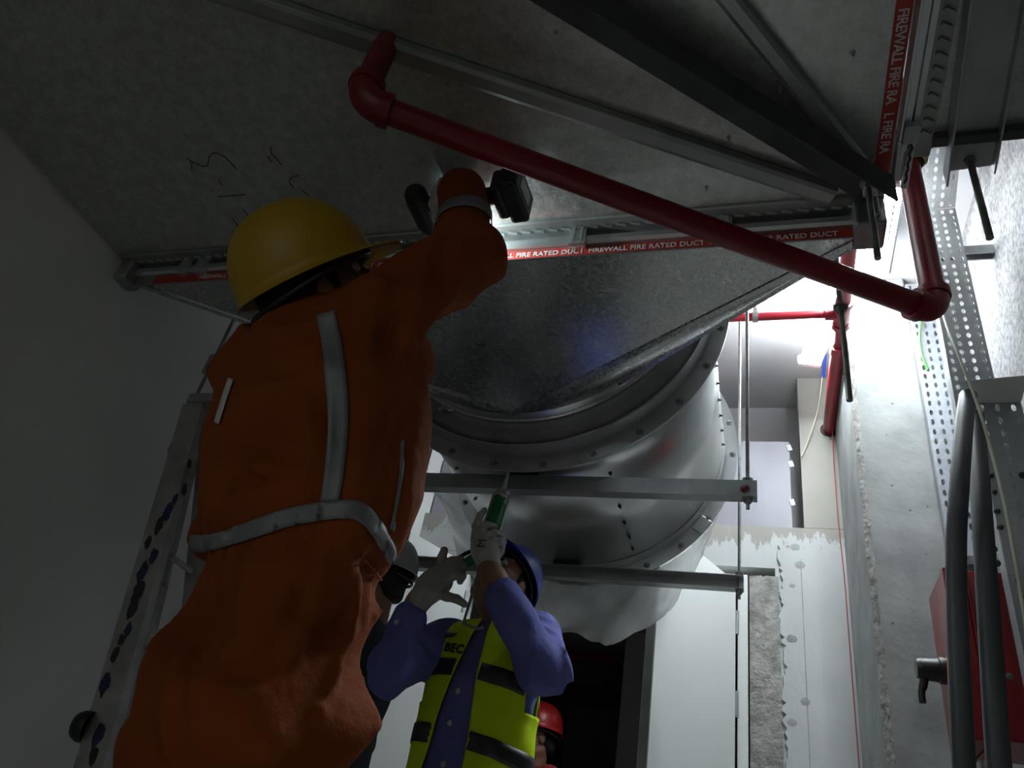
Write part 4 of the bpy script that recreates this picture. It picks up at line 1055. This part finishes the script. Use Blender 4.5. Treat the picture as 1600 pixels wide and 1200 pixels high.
def folds_o(P):
    d = base_o(P); up_ = np.full(len(P), 0.0, np.float32); dn_ = np.full(len(P), 0.0, np.float32); shf = np.array([.022, -.004, .010], np.float32)
    for p_, q_, w_, a_ in SEG:
        ba = q_ - p_; L2 = float(ba @ ba)
        near = np.abs(P - (p_ + q_) / 2).max(1) < math.sqrt(L2) / 2 + .07
        if not near.any(): continue
        Q = P[near]
        for k_, tgt_ in ((0, up_), (1, dn_)):
            w = Q - p_ - (shf * (w_ / .012) if k_ else 0); h = np.clip(w @ ba / L2, 0, 1)
            r = np.linalg.norm(w - h[:, None] * ba, axis=1); fade = np.minimum(1, .45 + 2.2 * h * (1 - h))
            tgt_[near] = np.maximum(tgt_[near], a_ * fade * np.exp(-(r / w_) ** 2))
    return d + 1.4 * up_ - 1.4 * dn_
mo = sdf_mesh('coveralls', Sc, .0085, folds_o, 0, 1); cov = put('coveralls', mo, ORANGE, wo); bo = bvh_of(mo)
hf, hu = Vector((.688, .206, .696)).normalized(), Vector((-.391, -.702, .595))
hc = AY(500, 452, .94)
Sb = torso(SDF(), -.03); Sb.chain([Rsh, Rel, Rwr], [.05, .04, .03]).chain([Lsh, Lel, Lwr], [.05, .04, .03]).chain([hipL, knL, anL], [.09, .06, .045]).chain([hipR, knR, anR], [.09, .06, .045])
qo, axo = head_sdf(Sb, hc, hf, hu, nek, .95)
put('body', sdf_mesh('body', Sb, .0065, None, 0, 1), SKIN, wo); eyes(qo, axo, wo, .95)
Sh = SDF().ell(qo(-.03, 0, .01), [.092, .078, .098], axo).cap(qo(-.075, .03, -.06), qo(-.075, -.03, -.06), .036, None, .03)
for s_ in (-1, 1): Sh.cap(qo(.02, .072 * s_, .02), qo(.012, .070 * s_, -.035), .010, .008, .01)
put('hair', sdf_mesh('hair', Sh, .007, waves(5, 5, 120, 200) and (lambda P: .0015 * waves(5, 5, 120, 200)(P)), 0, 0), HAIR, wo)
helmet(wo, qo(-.012, 0, .030), hf, hu, YELLOWH, 1.04, .050)
boots(wo, (anL, anR), fw)
# sewn reflective tapes
ribbon('reflective_tape', bo, [(497, 494), (506, 560), (511, 640), (508, 720), (500, 785)], [(524, 486), (537, 560), (545, 640), (541, 720), (531, 782)], RETRO, cov)
wl, wr_ = [(300, 836), (340, 832), (400, 812), (450, 795), (500, 786), (560, 784), (590, 812), (612, 850), (622, 880)], [(298, 860), (340, 859), (400, 842), (450, 824), (500, 815), (552, 812), (580, 838), (604, 876), (616, 905)]
ribbon('reflective_tape', bo, wl, wr_, RETRO, cov, n=60)
ribbon('reflective_tape', bo, [(626, 690), (622, 740), (614, 790), (606, 826)], [(631, 690), (627, 740), (620, 790), (613, 830)], RETRO, cov)
fd = (Rwr - Rel).normalized()
belt('reflective_tape', bo, Rel.lerp(Rwr, .42), fd, .036, RETRO, cov, R0=.16)
ribbon('back_print', bo, [(359, 593), (349, 625), (338, 661)], [(367, 595), (356, 628), (345, 664)], WHT, cov, n=10)
ribbon('shoulder_seam', bo, [(560, 868), (590, 905), (602, 930)], [(563, 866), (593, 903), (605, 928)], ORANGE, cov, n=16, off=.006)
# right glove gripping the drill, left glove hidden in front
DR = AY(658, 322, 1.095); DB = AY(792, 303, 1.085)
gx = (DB - DR).normalized()
G = SDF(); hw = Rwr + (Rwr - Rel).normalized() * .02; gc = DR.lerp(DB, .40)
G.cap(Rwr, hw, .034, .034).cap(hw, gc + Vector((-.005, -.028, -.02)), .036, .034, .02).ell(gc + Vector((0, -.035, -.005)), [.042, .022, .036], None, .02)
for i in range(4):
    b0 = gc + gx * (.034 - .022 * i) + Vector((0, -.030, .018)); fingers(G, [[b0, b0 + Vector((-.002, .002, .024)), b0 + Vector((0, .030, .030)), b0 + Vector((.0, .046, .010))]], .0105)
tb = gc + gx * -.02 + Vector((0, -.035, -.02)); fingers(G, [[tb, tb + gx * -.012 + Vector((0, .0, -.022)), tb + gx * -.012 + Vector((0, .034, -.030))]], .012)
put('glove', sdf_mesh('glove', G, .004, None, 0, 1), GLOVE, wo)
b = MB().tube([Rwr + (Rwr - Rel).normalized() * -.002, Rwr + (Rwr - Rel).normalized() * .014], .0375, 16); b.build('cuff', BLK, wo)
G = SDF(); lw_ = (Lwr - Lel).normalized(); lc = Lwr + lw_ * .07
G.cap(Lwr, lc, .034, .036)
for i in range(4):
    b0 = lc + rt * (.03 - .02 * i) + lw_ * .02; fingers(G, [[b0, b0 + lw_ * .03 + fw * .005, b0 + lw_ * .045 + fw * .025, b0 + lw_ * .04 + fw * .045]])
fingers(G, [[lc + rt * .03, lc + rt * .055 + lw_ * .02, lc + rt * .06 + lw_ * .045 + fw * .01]], .012)
put('glove', sdf_mesh('glove', G, .005, None, 0, 1), GLOVE, wo)

# ------------------------------------------------------------------ cordless drill
dr = thing('cordless_drill', 'black cordless drill with battery pack held against the duct flange', 'drill', gc)
ay = Vector((0, 1, .02)).normalized()
b = MB(); prof_ = [(0, -.055), (.018, -.054), (.026, -.045), (.030, -.02), (.030, .045), (.026, .065), (.022, .075)]
vs = []; n = 20
a1 = ay.cross(gx).normalized(); a2 = gx
def lathe_dir(b, c, ax, prof, n=20, smooth=True):
    ax = Vector(ax).normalized(); e1 = ax.orthogonal().normalized(); e2 = ax.cross(e1); k = len(prof)
    vs = [c + ax * h + (e1 * math.cos(2 * math.pi * i / n) + e2 * math.sin(2 * math.pi * i / n)) * r for i in range(n) for r, h in prof]
    return b.add(vs, [(i * k + j, i * k + j + 1, ((i + 1) % n) * k + j + 1, ((i + 1) % n) * k + j) for i in range(n) for j in range(k - 1)], smooth)
lathe_dir(b, DR, ay, prof_).build('motor_housing', BLK, dr, split=True)
lathe_dir(MB(), DR, ay, [(.022, .075), (.021, .10), (.014, .112), (.008, .116), (0, .116)]).build('chuck', STEEL, dr, split=True)
MB().tube([DR + ay * .11, DR + ay * .135], .0035, 8).build('driver_bit', ROD, dr)
MB().tube([DR + gx * .01, DR.lerp(DB, .45), DB - gx * .03], [.020, .0175, .022], 14).build('grip', BLK, dr)
ur = gx.cross(Vector((0, 1, 0))).normalized(); fr_ = Vector((0, 1, 0)); fr_ = (fr_ - gx * fr_.dot(gx)).normalized()
MB().obox(DB - gx * .012, gx, fr_, ur, .014, .045, .036).build('battery_mount', BLK, dr, bevel=.008)
bt = MB().obox(DB + gx * .022, gx, fr_, ur, .022, .058, .040).build('battery', BLK, dr, bevel=.008)
MB().obox(DB + gx * .0445, gx, fr_, ur, .0006, .030, .018).build('battery_label', STEEL, bt)
b = MB()
for i in range(7): b.obox(DB + gx * .022 - fr_ * .0585 + ur * (-.024 + .008 * i), gx, fr_, ur, .014, .0012, .0022)
b.build('grip_ribs', RUB, bt)
b = MB(); lp = DR + gx * .028 + ay * .062; lathe_dir(b, lp, ay, [(.009, -.01), (.009, .006), (0, .007)], 12); b.build('led_lens', LEDM, dr)
ldt = bpy.data.lights.new('drill_led', 'SPOT'); ldt.energy = LED_POWER; ldt.color = (.78, .95, 1.0); ldt.spot_size = math.radians(115); ldt.spot_blend = .6; ldt.shadow_soft_size = .006
lo_ = bpy.data.objects.new('drill_led', ldt); COL.objects.link(lo_)
aim = (Vector((-.42, YF, ZD - .03)) - lp).normalized()
lo_.matrix_basis = frame(lp + ay * .012 + gx * .004, Vector((1, 0, 0)), -aim); lo_.parent = dr; lo_.matrix_parent_inverse = Matrix.Translation(-WLOC[dr.name])

# ------------------------------------------------------------------ worker in blue shirt and yellow vest
wv = thing('person', 'worker in blue shirt, yellow vest and blue helmet, looking up and sealing the fan', 'person', (-.755, 2.15, 0))
cxv, cyv = -.752, 2.155
vfw, vrt = Vector((-.08, -1, 0)).normalized(), Vector((1, -.08, 0)).normalized(); vax = (vrt, vfw, up3)
vpel, vwai, vche, vnek = Vector((cxv, cyv, .93)), Vector((cxv, cyv, 1.10)), Vector((cxv, cyv - .01, 1.30)), Vector((-.745, 2.145, 1.49))
vR, vL = AY(700, 1003, 2.15), AY(840, 1003, 2.15)            # his right shoulder is left in the photograph
vRe, vRw = AY(612, 1046, 1.98), AY(650, 945, 1.96)
vLe, vLw = AY(850, 1045, 2.01), AY(772, 905, 1.925)
def vtorso(S, g, k=.06):
    S.ell(vpel, [.160 + g, .110 + g, .17 + g], vax, k).ell(vwai, [.155 + g, .108 + g, .20 + g], vax, k).ell(vche, [.160 + g, .112 + g, .19 + g], vax, k)
    S.cap(vR + vrt * .035 - up3 * .03, vL - vrt * .035 - up3 * .03, .066 + g, .066 + g, .05).cap(vnek - up3 * .06, vnek + up3 * -.02, .06 + g, .052 + g, .04)
    return S
Ss = vtorso(SDF(), 0).chain([vR, vRe, AY(641, 966, 1.963)], [.072, .062, .047], .04).chain([vL, vLe, AY(784, 934, 1.927)], [.080, .068, .052], .04)
w4, w5 = waves(11, 6, 24, 46), waves(12, 6, 50, 90, (1, 1, .3))
VLE = np.array(vLe, np.float32); VRE = np.array(vRe, np.float32)
def folds_v(P):
    rg = lambda a: np.abs(np.sin(a)) ** .7 * -2 + 1.1
    e1 = np.exp(-(np.linalg.norm(P - VLE, axis=1) / .15) ** 2) * .005 * rg(P @ np.array([30, 10, 26], np.float32) + 1.6 * w4(P))
    e2 = np.exp(-(np.linalg.norm(P - VRE, axis=1) / .13) ** 2) * .005 * rg(P @ np.array([-28, 10, 28], np.float32) + 1.6 * w4(P))
    return .0045 * w4(P) + .0016 * w5(P) + 1.8 * (e1 + e2)
ms = sdf_mesh('shirt', Ss, .008, folds_v, 0, 1); shirt = put('shirt', ms, BLUES, wv); bs = bvh_of(ms)
vhc = AY(785, 914, 2.11)
vhf, vhu = Vector((-.20, -.80, .54)).normalized(), Vector((.20, .56, .80))
Sb = vtorso(SDF(), -.03).chain([vR, vRe, vRw, vRw + (vRw - vRe).normalized() * .03], [.045, .038, .028, .026], .03).chain([vL, vLe, vLw, vLw + (vLw - vLe).normalized() * .03], [.05, .042, .032, .030], .03)
hpL, hpR = Vector((cxv + .085, cyv, .88)), Vector((cxv - .085, cyv, .88)); kL, kR = Vector((cxv + .10, cyv - .03, .48)), Vector((cxv - .10, cyv - .03, .48)); aL, aR = Vector((cxv + .11, cyv + .01, .10)), Vector((cxv - .11, cyv + .01, .10))
Sb.chain([hpL, kL, aL], [.08, .055, .04]).chain([hpR, kR, aR], [.08, .055, .04])
qv, axv = head_sdf(Sb, vhc, vhf, vhu, vnek, .93)
put('body', sdf_mesh('body', Sb, .005, None, 0, 1), SKIN, wv); eyes(qv, axv, wv, .93)
Sh = SDF().ell(qv(-.028, 0, .025), [.088, .074, .082], axv).cap(qv(-.075, .03, -.045), qv(-.075, -.03, -.045), .030, None, .03)
for s_ in (-1, 1): Sh.cap(qv(.012, .070 * s_, .03), qv(.008, .069 * s_, -.03), .009, .007, .01)
put('hair', sdf_mesh('hair', Sh, .006, None, 0, 1), HAIR, wv)
b = MB()
for s_ in (-1, 1): b.tube(bez(qv(.088, .012 * s_, .026), qv(.092, .024 * s_, .034), qv(.084, .042 * s_, .034), qv(.070, .054 * s_, .024), 8), .0042, 6)
b.build('eyebrows', HAIR, wv)
b = MB(); b.tube(bez(qv(.088, -.024, -.050), qv(.100, -.010, -.042), qv(.100, .010, -.042), qv(.088, .024, -.050), 10), .0042, 6); b.build('moustache', HAIR, wv)
helmet(wv, qv(-.016, 0, .045), vhf + vhu * .14, vhu, BLUEH, .81, .045)
# collar and placket with buttons
b = MB()
for s_ in (-1, 1):
    o0 = vnek + up3 * -.012; pts = [(o0 + vrt * (s_ * .012) + vfw * .076 - up3 * .035), (o0 + vrt * (s_ * .062) + vfw * .062 - up3 * .050), (o0 + vrt * (s_ * .066) + vfw * .02 + up3 * .012), (o0 + vrt * (s_ * .030) + vfw * .058 + up3 * .012)]
    b.add(pts, [(0, 1, 2, 3)], True)
b.build('collar', BLUES, wv, solid=.005, offs=0)
btn = MB().lathe([(0, .002), (.004, .0012), (.0065, .003), (.008, .001), (.008, 0)], (0, 0, 0), 'z', 14).mesh('button'); btn.materials.append(CARTW)
for u, v in ((716, 1080), (703, 1130), (693, 1194), (620, 972)):
    h, nn = seen(bs, u, v)
    if h is not None: piece('button', btn, wv, frame(h + nn * .001, (1, 0, 0), nn))
# vest: cut from the torso shape
Sv = vtorso(SDF(), .014)
mv = sdf_mesh('vest', Sv, .010, lambda P: .004 * w4(P) + .002 * w5(P) + .006 * np.sin(P[:, 0] * 55 + 2 * w3(P)) * np.clip((1.35 - P[:, 2]) * 3, 0, 1), 0, 2)
bm = bmesh.new(); bm.from_mesh(mv)
xa, xb = cxv - .078, cxv + .022
def cut(co, no):
    g = bm.verts[:] + bm.edges[:] + bm.faces[:]; bmesh.ops.bisect_plane(bm, geom=g, plane_co=co, plane_no=no, dist=1e-5)
nA_ = Vector((1, 0, -.22)).normalized(); nB_ = Vector((1, 0, .02)).normalized(); pA, pB = Vector((xa, cyv, 1.2)), Vector((xb, cyv, 1.2))
cut(pA, nA_); cut(pB, nB_)
sL, sR = cxv + .145, cxv - .150
cut((sL, 0, 0), (1, 0, 0)); cut((sR, 0, 0), (1, 0, 0)); cut((0, 0, 1.25), (0, 0, 1)); cut((0, 0, .81), (0, 0, 1)); cut((0, cyv, 0), (0, 1, 0)); cut((0, 0, 1.485), (0, 0, 1))
kill = []
for f_ in bm.faces:
    c = f_.calc_center_median()
    if c.z < .81 or c.z > 1.485 or (c.y < cyv and (c - pA).dot(nA_) > 0 and (c - pB).dot(nB_) < 0) or (c.z > 1.25 and (c.x > sL or c.x < sR)): kill.append(f_)
bmesh.ops.delete(bm, geom=kill, context='FACES'); bmesh.ops.recalc_face_normals(bm, faces=bm.faces); bm.to_mesh(mv); bm.free()
vest = put('vest', mv, VESTY, wv)
q = vest.modifiers.new('solid', 'SOLIDIFY'); q.thickness = .004; q.offset = 1
bvv = bvh_of(mv)
for zz, tilt in ((1.315, .10), (1.145, .12), (.98, .05)): belt('dark_band', bvv, (cxv, cyv, zz), (tilt, .10, 1), .046, VESTB, vest, off=.006, n=140)
ribbon('dark_band', bvv, [(684, 985), (700, 990), (716, 992)], [(683, 1000), (696, 999), (710, 997)], VESTB, vest, off=.007, n=10)
h, nn = seen(bvv, 695, 1018)
if h is not None:
    text_mesh('BEC', .034, frame(h + nn * .008, Vector((1, -.05, -.10)), nn), BLK, 'lettering', vest, bold=.0012, spacing=1.1)
    h2, n2 = seen(bvv, 706, 1022)
    if h2 is not None: text_mesh('group', .012, frame(h2 + n2 * .008, Vector((1, -.05, -.10)), n2), BLK, 'lettering', vest) if False else None
h, nn = seen(bvv, 800, 1067)
if h is not None: MB().obox(h + nn * .008, (1, 0, -.05), nn.cross(Vector((1, 0, 0))), nn, .024, .010, .002).build('badge_tab', VESTB, vest)
St = SDF().ell(vpel - up3 * .03, [.168, .118, .13], vax, .05).chain([hpL, kL, aL], [.10, .078, .062], .05).chain([hpR, kR, aR], [.10, .078, .062], .05)
put('trousers', sdf_mesh('trousers', St, .014, lambda P: .004 * w4(P), 0, 1), NAVY, wv)
boots(wv, (aL, aR), vfw)

# sealant gun: cartridge in a cradle, nozzle, plunger rod, pistol grip
T = AY(795, 737, 1.975); E_ = AY(724, 974, 1.93); ga = (E_ - T).normalized(); side = ga.cross(Vector((0, 1, 0))).normalized()
sg = thing('sealant_gun', 'sealant gun with green and white cartridge pointed up at the fan flange', 'sealant gun', T.lerp(E_, .5))
lathe_dir(MB(), T, ga, [(0, 0), (.003, .0), (.0075, .06), (.010, .075), (.0, .076)], 14).build('nozzle', CARTW, sg)
ct = MB(); lathe_dir(ct, T, ga, [(0, .074), (.012, .075), (.0235, .082), (.0235, .225), (0, .226)], 24).build('cartridge', CARTW, sg, split=True)
cart = bpy.data.objects[[o.name for o in sg.children if o.name.startswith('cartridge')][0]]
nrm_ = Vector((0, -1, 0)); nrm_ = (nrm_ - ga * nrm_.dot(ga)).normalized(); tan_ = ga.cross(nrm_)
b = MB(); vs = []; k = 14
for i in range(k + 1):
    a = -1.45 + 2.3 * i / k; dd = nrm_ * math.cos(a) + tan_ * math.sin(a)
    top = .098 + .028 * max(0, (i / k - .45)) / .55 if tan_.x > 0 else .098 + .028 * max(0, (.55 - i / k)) / .55
    vs += [T + ga * top + dd * .0240, T + ga * .210 + dd * .0240]
b.add(vs, [(2 * i, 2 * i + 1, 2 * i + 3, 2 * i + 2) for i in range(k)], True).build('green_label', GREENL, cart)
sx_ = 1 if tan_.x > 0 else -1
text_mesh('FI', .013, frame(T + ga * .112 + (nrm_ * .80 + tan_ * sx_ * .6).normalized() * .0245, tan_ * sx_, (nrm_ * .80 + tan_ * sx_ * .6)), BLK, 'lettering', cart, bold=.0004)
b = MB(); lathe_dir(b, T, ga, [(.010, .078), (.027, .078), (.027, .092), (.0245, .092)], 24, False); b.build('front_plate', STEEL, sg)
b = MB()
for s_ in (-1, 1): b.obox(T + ga * .16 + tan_ * (.0262 * s_), ga, nrm_, tan_, .078, .005, .0018)
b.build('cradle_rail', STEEL, sg)
b = MB(); lathe_dir(b, T, ga, [(0, .232), (.026, .232), (.026, .240), (0, .240)], 20, False); b.build('rear_plate', BLK, sg)
pg = T + ga * .275
MB().obox(pg, ga, nrm_, tan_, .032, .012, .016).build('mechanism', BLK, sg, bevel=.004)
gr = AY(692, 903, 1.955)
MB().tube([pg, pg.lerp(gr, .5), gr], [.014, .013, .015], 12).build('grip', GREENL, sg)
tg = pg + ga * -.02; MB().tube([tg, tg.lerp(gr, .55) - ga * .03, gr - ga * .045], [.007, .006, .006], 10).build('trigger', BLK, sg)
MB().tube([T + ga * .24, E_], .0042, 8).build('plunger_rod', ROD, sg)
MB().tube(smooth_path([E_ - ga * .004, E_ + ga * .004 + Vector((.01, 0, 0)), E_ + Vector((.045, -.005, -.012)), E_ + Vector((.06, -.005, -.005))], 4), .004, 8).build('pull_hook', ROD, sg)

# his gloves
lp_ = lambda u, v, y: Vector(AY(u, v, y))
G = SDF(); wq = vLw + (vLw - vLe).normalized() * .012
ctr = T + ga * .215
G.cap(lp_(766, 888, 1.925), lp_(760, 868, 1.920), .033, .035).ell(lp_(756, 853, 1.915), [.040, .026, .042], None, .02)
cartc = lambda t: T + ga * t
fingers(G, [[lp_(742, 842, 1.915), lp_(744, 822, 1.918), lp_(750, 806, 1.925), lp_(757, 797, 1.935)],
            [lp_(748, 846, 1.905), lp_(749, 830, 1.905), lp_(760, 820, 1.918), lp_(772, 822, 1.938)],
            [lp_(757, 852, 1.902), lp_(760, 836, 1.900), lp_(772, 832, 1.915), lp_(782, 836, 1.936)],
            [lp_(764, 858, 1.904), lp_(770, 845, 1.902), lp_(780, 845, 1.918), lp_(785, 850, 1.940)]], .0130)
fingers(G, [[lp_(770, 876, 1.935), lp_(782, 862, 1.945), lp_(786, 846, 1.955), lp_(783, 834, 1.965)]], .0125)
gl = put('glove', sdf_mesh('glove', G, .0033, None, 0, 2), GLOVE, wv); bg_ = bvh_of(gl.data)
h, nn = seen(bg_, 753, 850)
if h is not None:
    b = MB(); fx_, fy_ = Vector((1, 0, 0)), nn.cross(Vector((1, 0, 0))).normalized(); fx_ = fy_.cross(nn)
    P2 = lambda a, c: h + nn * .003 + fx_ * a + fy_ * c
    b.tube([P2(.012, .010), P2(-.012, .010), P2(-.002, .001), P2(-.012, -.009), P2(.012, -.009)], .0016, 5); b.build('printed_mark', INK, gl)
b = MB().tube([wq - (vLw - vLe).normalized() * .0, wq + (vLw - vLe).normalized() * .008], .035, 16); b.build('cuff_band', BLK, gl)
G = SDF(); G.cap(lp_(655, 940, 1.955), lp_(668, 922, 1.95), .034, .040).ell(lp_(684, 908, 1.945), [.046, .030, .046], None, .03)
fingers(G, [[lp_(690, 890, 1.935), lp_(690, 872, 1.935), lp_(694, 860, 1.945)],
            [lp_(700, 896, 1.925), lp_(712, 886, 1.922), lp_(724, 886, 1.935), lp_(722, 896, 1.95)],
            [lp_(698, 905, 1.92), lp_(711, 898, 1.916), lp_(722, 900, 1.93), lp_(719, 908, 1.95)],
            [lp_(690, 893, 1.93), lp_(706, 877, 1.925), lp_(719, 875, 1.94), lp_(721, 884, 1.955)]], .0150)
fingers(G, [[lp_(680, 926, 1.945), lp_(698, 932, 1.94), lp_(714, 936, 1.94), lp_(726, 944, 1.945)]], .0150)
put('glove', sdf_mesh('glove', G, .0033, None, 0, 2), GLOVEG, wv)

# ------------------------------------------------------------------ two more people, mostly hidden
def bystander(label, hc, face, cloth, hm, hz, seed):
    hc = Vector(hc); fd = Vector((face[0], face[1], 0)).normalized(); rr = Vector((fd.y, -fd.x, 0)); t = thing('person', label, 'person', (hc.x, hc.y, 0)); axs = (rr, fd, up3)
    k = hz / 1.66; base = Vector((hc.x, hc.y, 0)) - fd * .02; at = lambda a, f_, z: base + rr * (a * k) + fd * (f_ * k) + up3 * (z * k)
    def tor(S, g):
        S.ell(at(0, 0, .95), [.16 * k + g, .11 * k + g, .15 * k + g], axs, .05).ell(at(0, 0, 1.15), [.15 * k + g, .11 * k + g, .18 * k + g], axs, .06).ell(at(0, 0, 1.32), [.17 * k + g, .115 * k + g, .16 * k + g], axs, .06)
        return S.cap(at(-.14, 0, 1.42), at(.14, 0, 1.42), .06 * k + g, .06 * k + g, .05)
    arms = [[at(s_ * .19, 0, 1.41), at(s_ * .23, .02, 1.13), at(s_ * .20, .14, .95)] for s_ in (-1, 1)]
    legs = [[at(s_ * .09, 0, .88), at(s_ * .10, .02, .48), at(s_ * .10, 0, .10)] for s_ in (-1, 1)]
    S = tor(SDF(), 0)
    for a in arms: S.chain(a, [.06, .052, .042], .04)
    for a in legs: S.chain(a, [.10, .075, .06], .04)
    ww = waves(seed, 6, 22, 44)
    put('clothes', sdf_mesh('clothes', S, .014, lambda P: .005 * ww(P), 0, 1), cloth, t)
    S = tor(SDF(), -.03)
    for a in arms:
        d_ = (a[2] - a[1]).normalized(); S.chain(a + [a[2] + d_ * .06], [.04, .035, .027, .03], .03)
        for j in range(4): S.chain([a[2] + d_ * .09 + rr * (.026 - .017 * j), a[2] + d_ * .13 + rr * (.026 - .017 * j), a[2] + d_ * .16 + rr * (.022 - .015 * j) - up3 * .01], [.0095, .009, .008], .008)
        S.cap(a[2] + d_ * .06, a[2] + d_ * .09, .032, .030, .02); S.chain([a[2] + d_ * .07, a[2] + d_ * .10 - rr * .04, a[2] + d_ * .125 - rr * .045], [.012, .011, .009], .01)
    for a in legs: S.chain(a, [.07, .05, .04], .03)
    q_, ax_ = head_sdf(S, hc, fd + up3 * .05, up3, at(0, 0, 1.44), .93)
    put('body', sdf_mesh('body', S, .007, None, 0, 1), SKIN, t); eyes(q_, ax_, t, .93)
    Sx = SDF().ell(q_(-.03, 0, .02), [.088, .074, .086], ax_).cap(q_(-.075, .03, -.05), q_(-.075, -.03, -.05), .032, None, .03)
    put('hair', sdf_mesh('hair', Sx, .009, None, 0, 1), HAIR, t)
    helmet(t, q_(-.012, 0, .042), ax_[0], ax_[2], hm, .95, .05)
    boots(t, [a[2] for a in legs], fd); return t
RCL = mat('dark_red_cloth', (.30, .02, .02), .85, 0, (.22, .014, .014), 8, bump=.06, bscale=200)
bystander('person in a red helmet standing in the dark room behind the yellow vest', AY(838, 1152, 4.2), (-.75, -.65), RCL, REDH, AY(838, 1152, 4.2).z + .03, 21)
bystander('person in dark clothes and grey helmet almost hidden behind the orange worker', AY(594, 905, 2.62), (-1, -.12), NAVY, GREYH, AY(594, 905, 2.62).z + .03, 22)

# =================================================================== STEP LADDER
ldr = thing('step_ladder', 'paint-spattered aluminium step ladder leaning open beside the orange worker', 'ladder', (-1.35, 1.45, 0))
ytop, ybot = 1.50, 1.36
topP = AY(306, 632, ytop); botP = AY(147, 1190, ybot); dv = (topP - botP).normalized(); foot = botP - dv * (botP.z / dv.z)
RAIL = [(-.012, -.034), (.012, -.034), (.012, -.031), (-.009, -.031), (-.009, .031), (.012, .031), (.012, .034), (-.012, .034)]
RAIL = [(-a, c) for a, c in RAIL][::-1]
upv = dv.cross(Vector((0, 1, 0))).normalized()
r_front = MB().prof(foot, topP, RAIL, up=upv).build('rail', ALU, ldr)
W2 = Vector((.10, .40, 0))                                          # second front rail, splayed
top2, foot2 = topP + Vector((-.17, .22, 0)), foot + Vector((-.24, .34, 0))
MB().prof(foot2, top2, RAIL, up=upv).build('rail', ALU, ldr)
tb_, fb_ = AY(333, 640, ytop + .02), Vector((AY(303, 900, ytop + .10).x + .02, ytop + .34, 0))
tb_ = AY(336, 650, ytop + .03); mid = AY(316, 860, ytop + .06); dv2 = (tb_ - mid).normalized(); fb_ = mid - dv2 * (mid.z / dv2.z)
MB().prof(fb_, tb_, RAIL, up=dv2.cross(Vector((0, 1, 0)))).build('rear_rail', ALU, ldr)
MB().prof(fb_ + Vector((-.20, .30, 0)), tb_ + Vector((-.15, .22, 0)), RAIL, up=dv2.cross(Vector((0, 1, 0)))).build('rear_rail', ALU, ldr)
for k in range(1, 8):
    f_ = k / 8; a, c = foot.lerp(topP, f_), foot2.lerp(top2, f_)
    MB().prof(a + Vector((.0, .012, 0)), c - Vector((0, .012, 0)), [(-.04, -.012), (.04, -.012), (.04, .0), (-.04, .0)]).build('tread', ALU, ldr, bevel=.002)
cp = topP.lerp(top2, .5); MB().obox(cp + Vector((.02, 0, .012)), (top2 - topP), Vector((1, 0, 0)), up3, (top2 - topP).length / 2 + .03, .055, .014).build('top_cap', ALU, ldr, bevel=.006)
MB().tube([AY(250, 856, 1.455), AY(300, 894, 1.53)], .008, 8).build('spreader_bar', STEEL, ldr)
MB().obox(foot + up3 * .02, Vector((1, 0, 0)), Vector((0, 1, 0)), up3, .04, .02, .02).build('rubber_foot', RUB, ldr, bevel=.006)
q = AY(128, 1135, 1.365); lathe_dir(MB(), q + Vector((.02, 0, 0)), Vector((-1, -.3, 0)), [(0, .03), (.024, .028), (.030, .015), (.030, 0)], 16).build('rung_plug', BLK, ldr)
rb = bvh_of(r_front.data); rnd = random.Random(31)
for u, v, r, mm in ((287, 765, 7, BLACKP), (262, 800, 9, BLUEP), (248, 822, 8, BLACKP), (232, 848, 6, BLACKP), (222, 895, 9, BLUEP), (216, 925, 10, BLACKP), (207, 950, 9, BLACKP), (200, 985, 6, BLUEP), (180, 1022, 6, BLACKP), (163, 1070, 8, BLUEP), (153, 1150, 8, BLUEP), (295, 725, 5, BLACKP), (274, 780, 6, BLUEP), (240, 868, 7, BLUEP), (190, 1000, 5, BLACKP), (146, 1180, 6, BLACKP)):
    h, nn = seen(rb, u, v)
    if h is None: continue
    e1 = nn.cross(dv).normalized(); rr = r / 1200 * 3.0; k = 11
    ringp = [h + nn * .0012 + e1 * (math.cos(6.283 * i / k) * rr * .7 * rnd.uniform(.6, 1.1)) + dv * (math.sin(6.283 * i / k) * rr * 1.3 * rnd.uniform(.7, 1.2)) for i in range(k)]
    MB().add([h + nn * .0016] + ringp, [(0, 1 + i, 1 + (i + 1) % k) for i in range(k)]).build('paint_splash', mm, ldr)
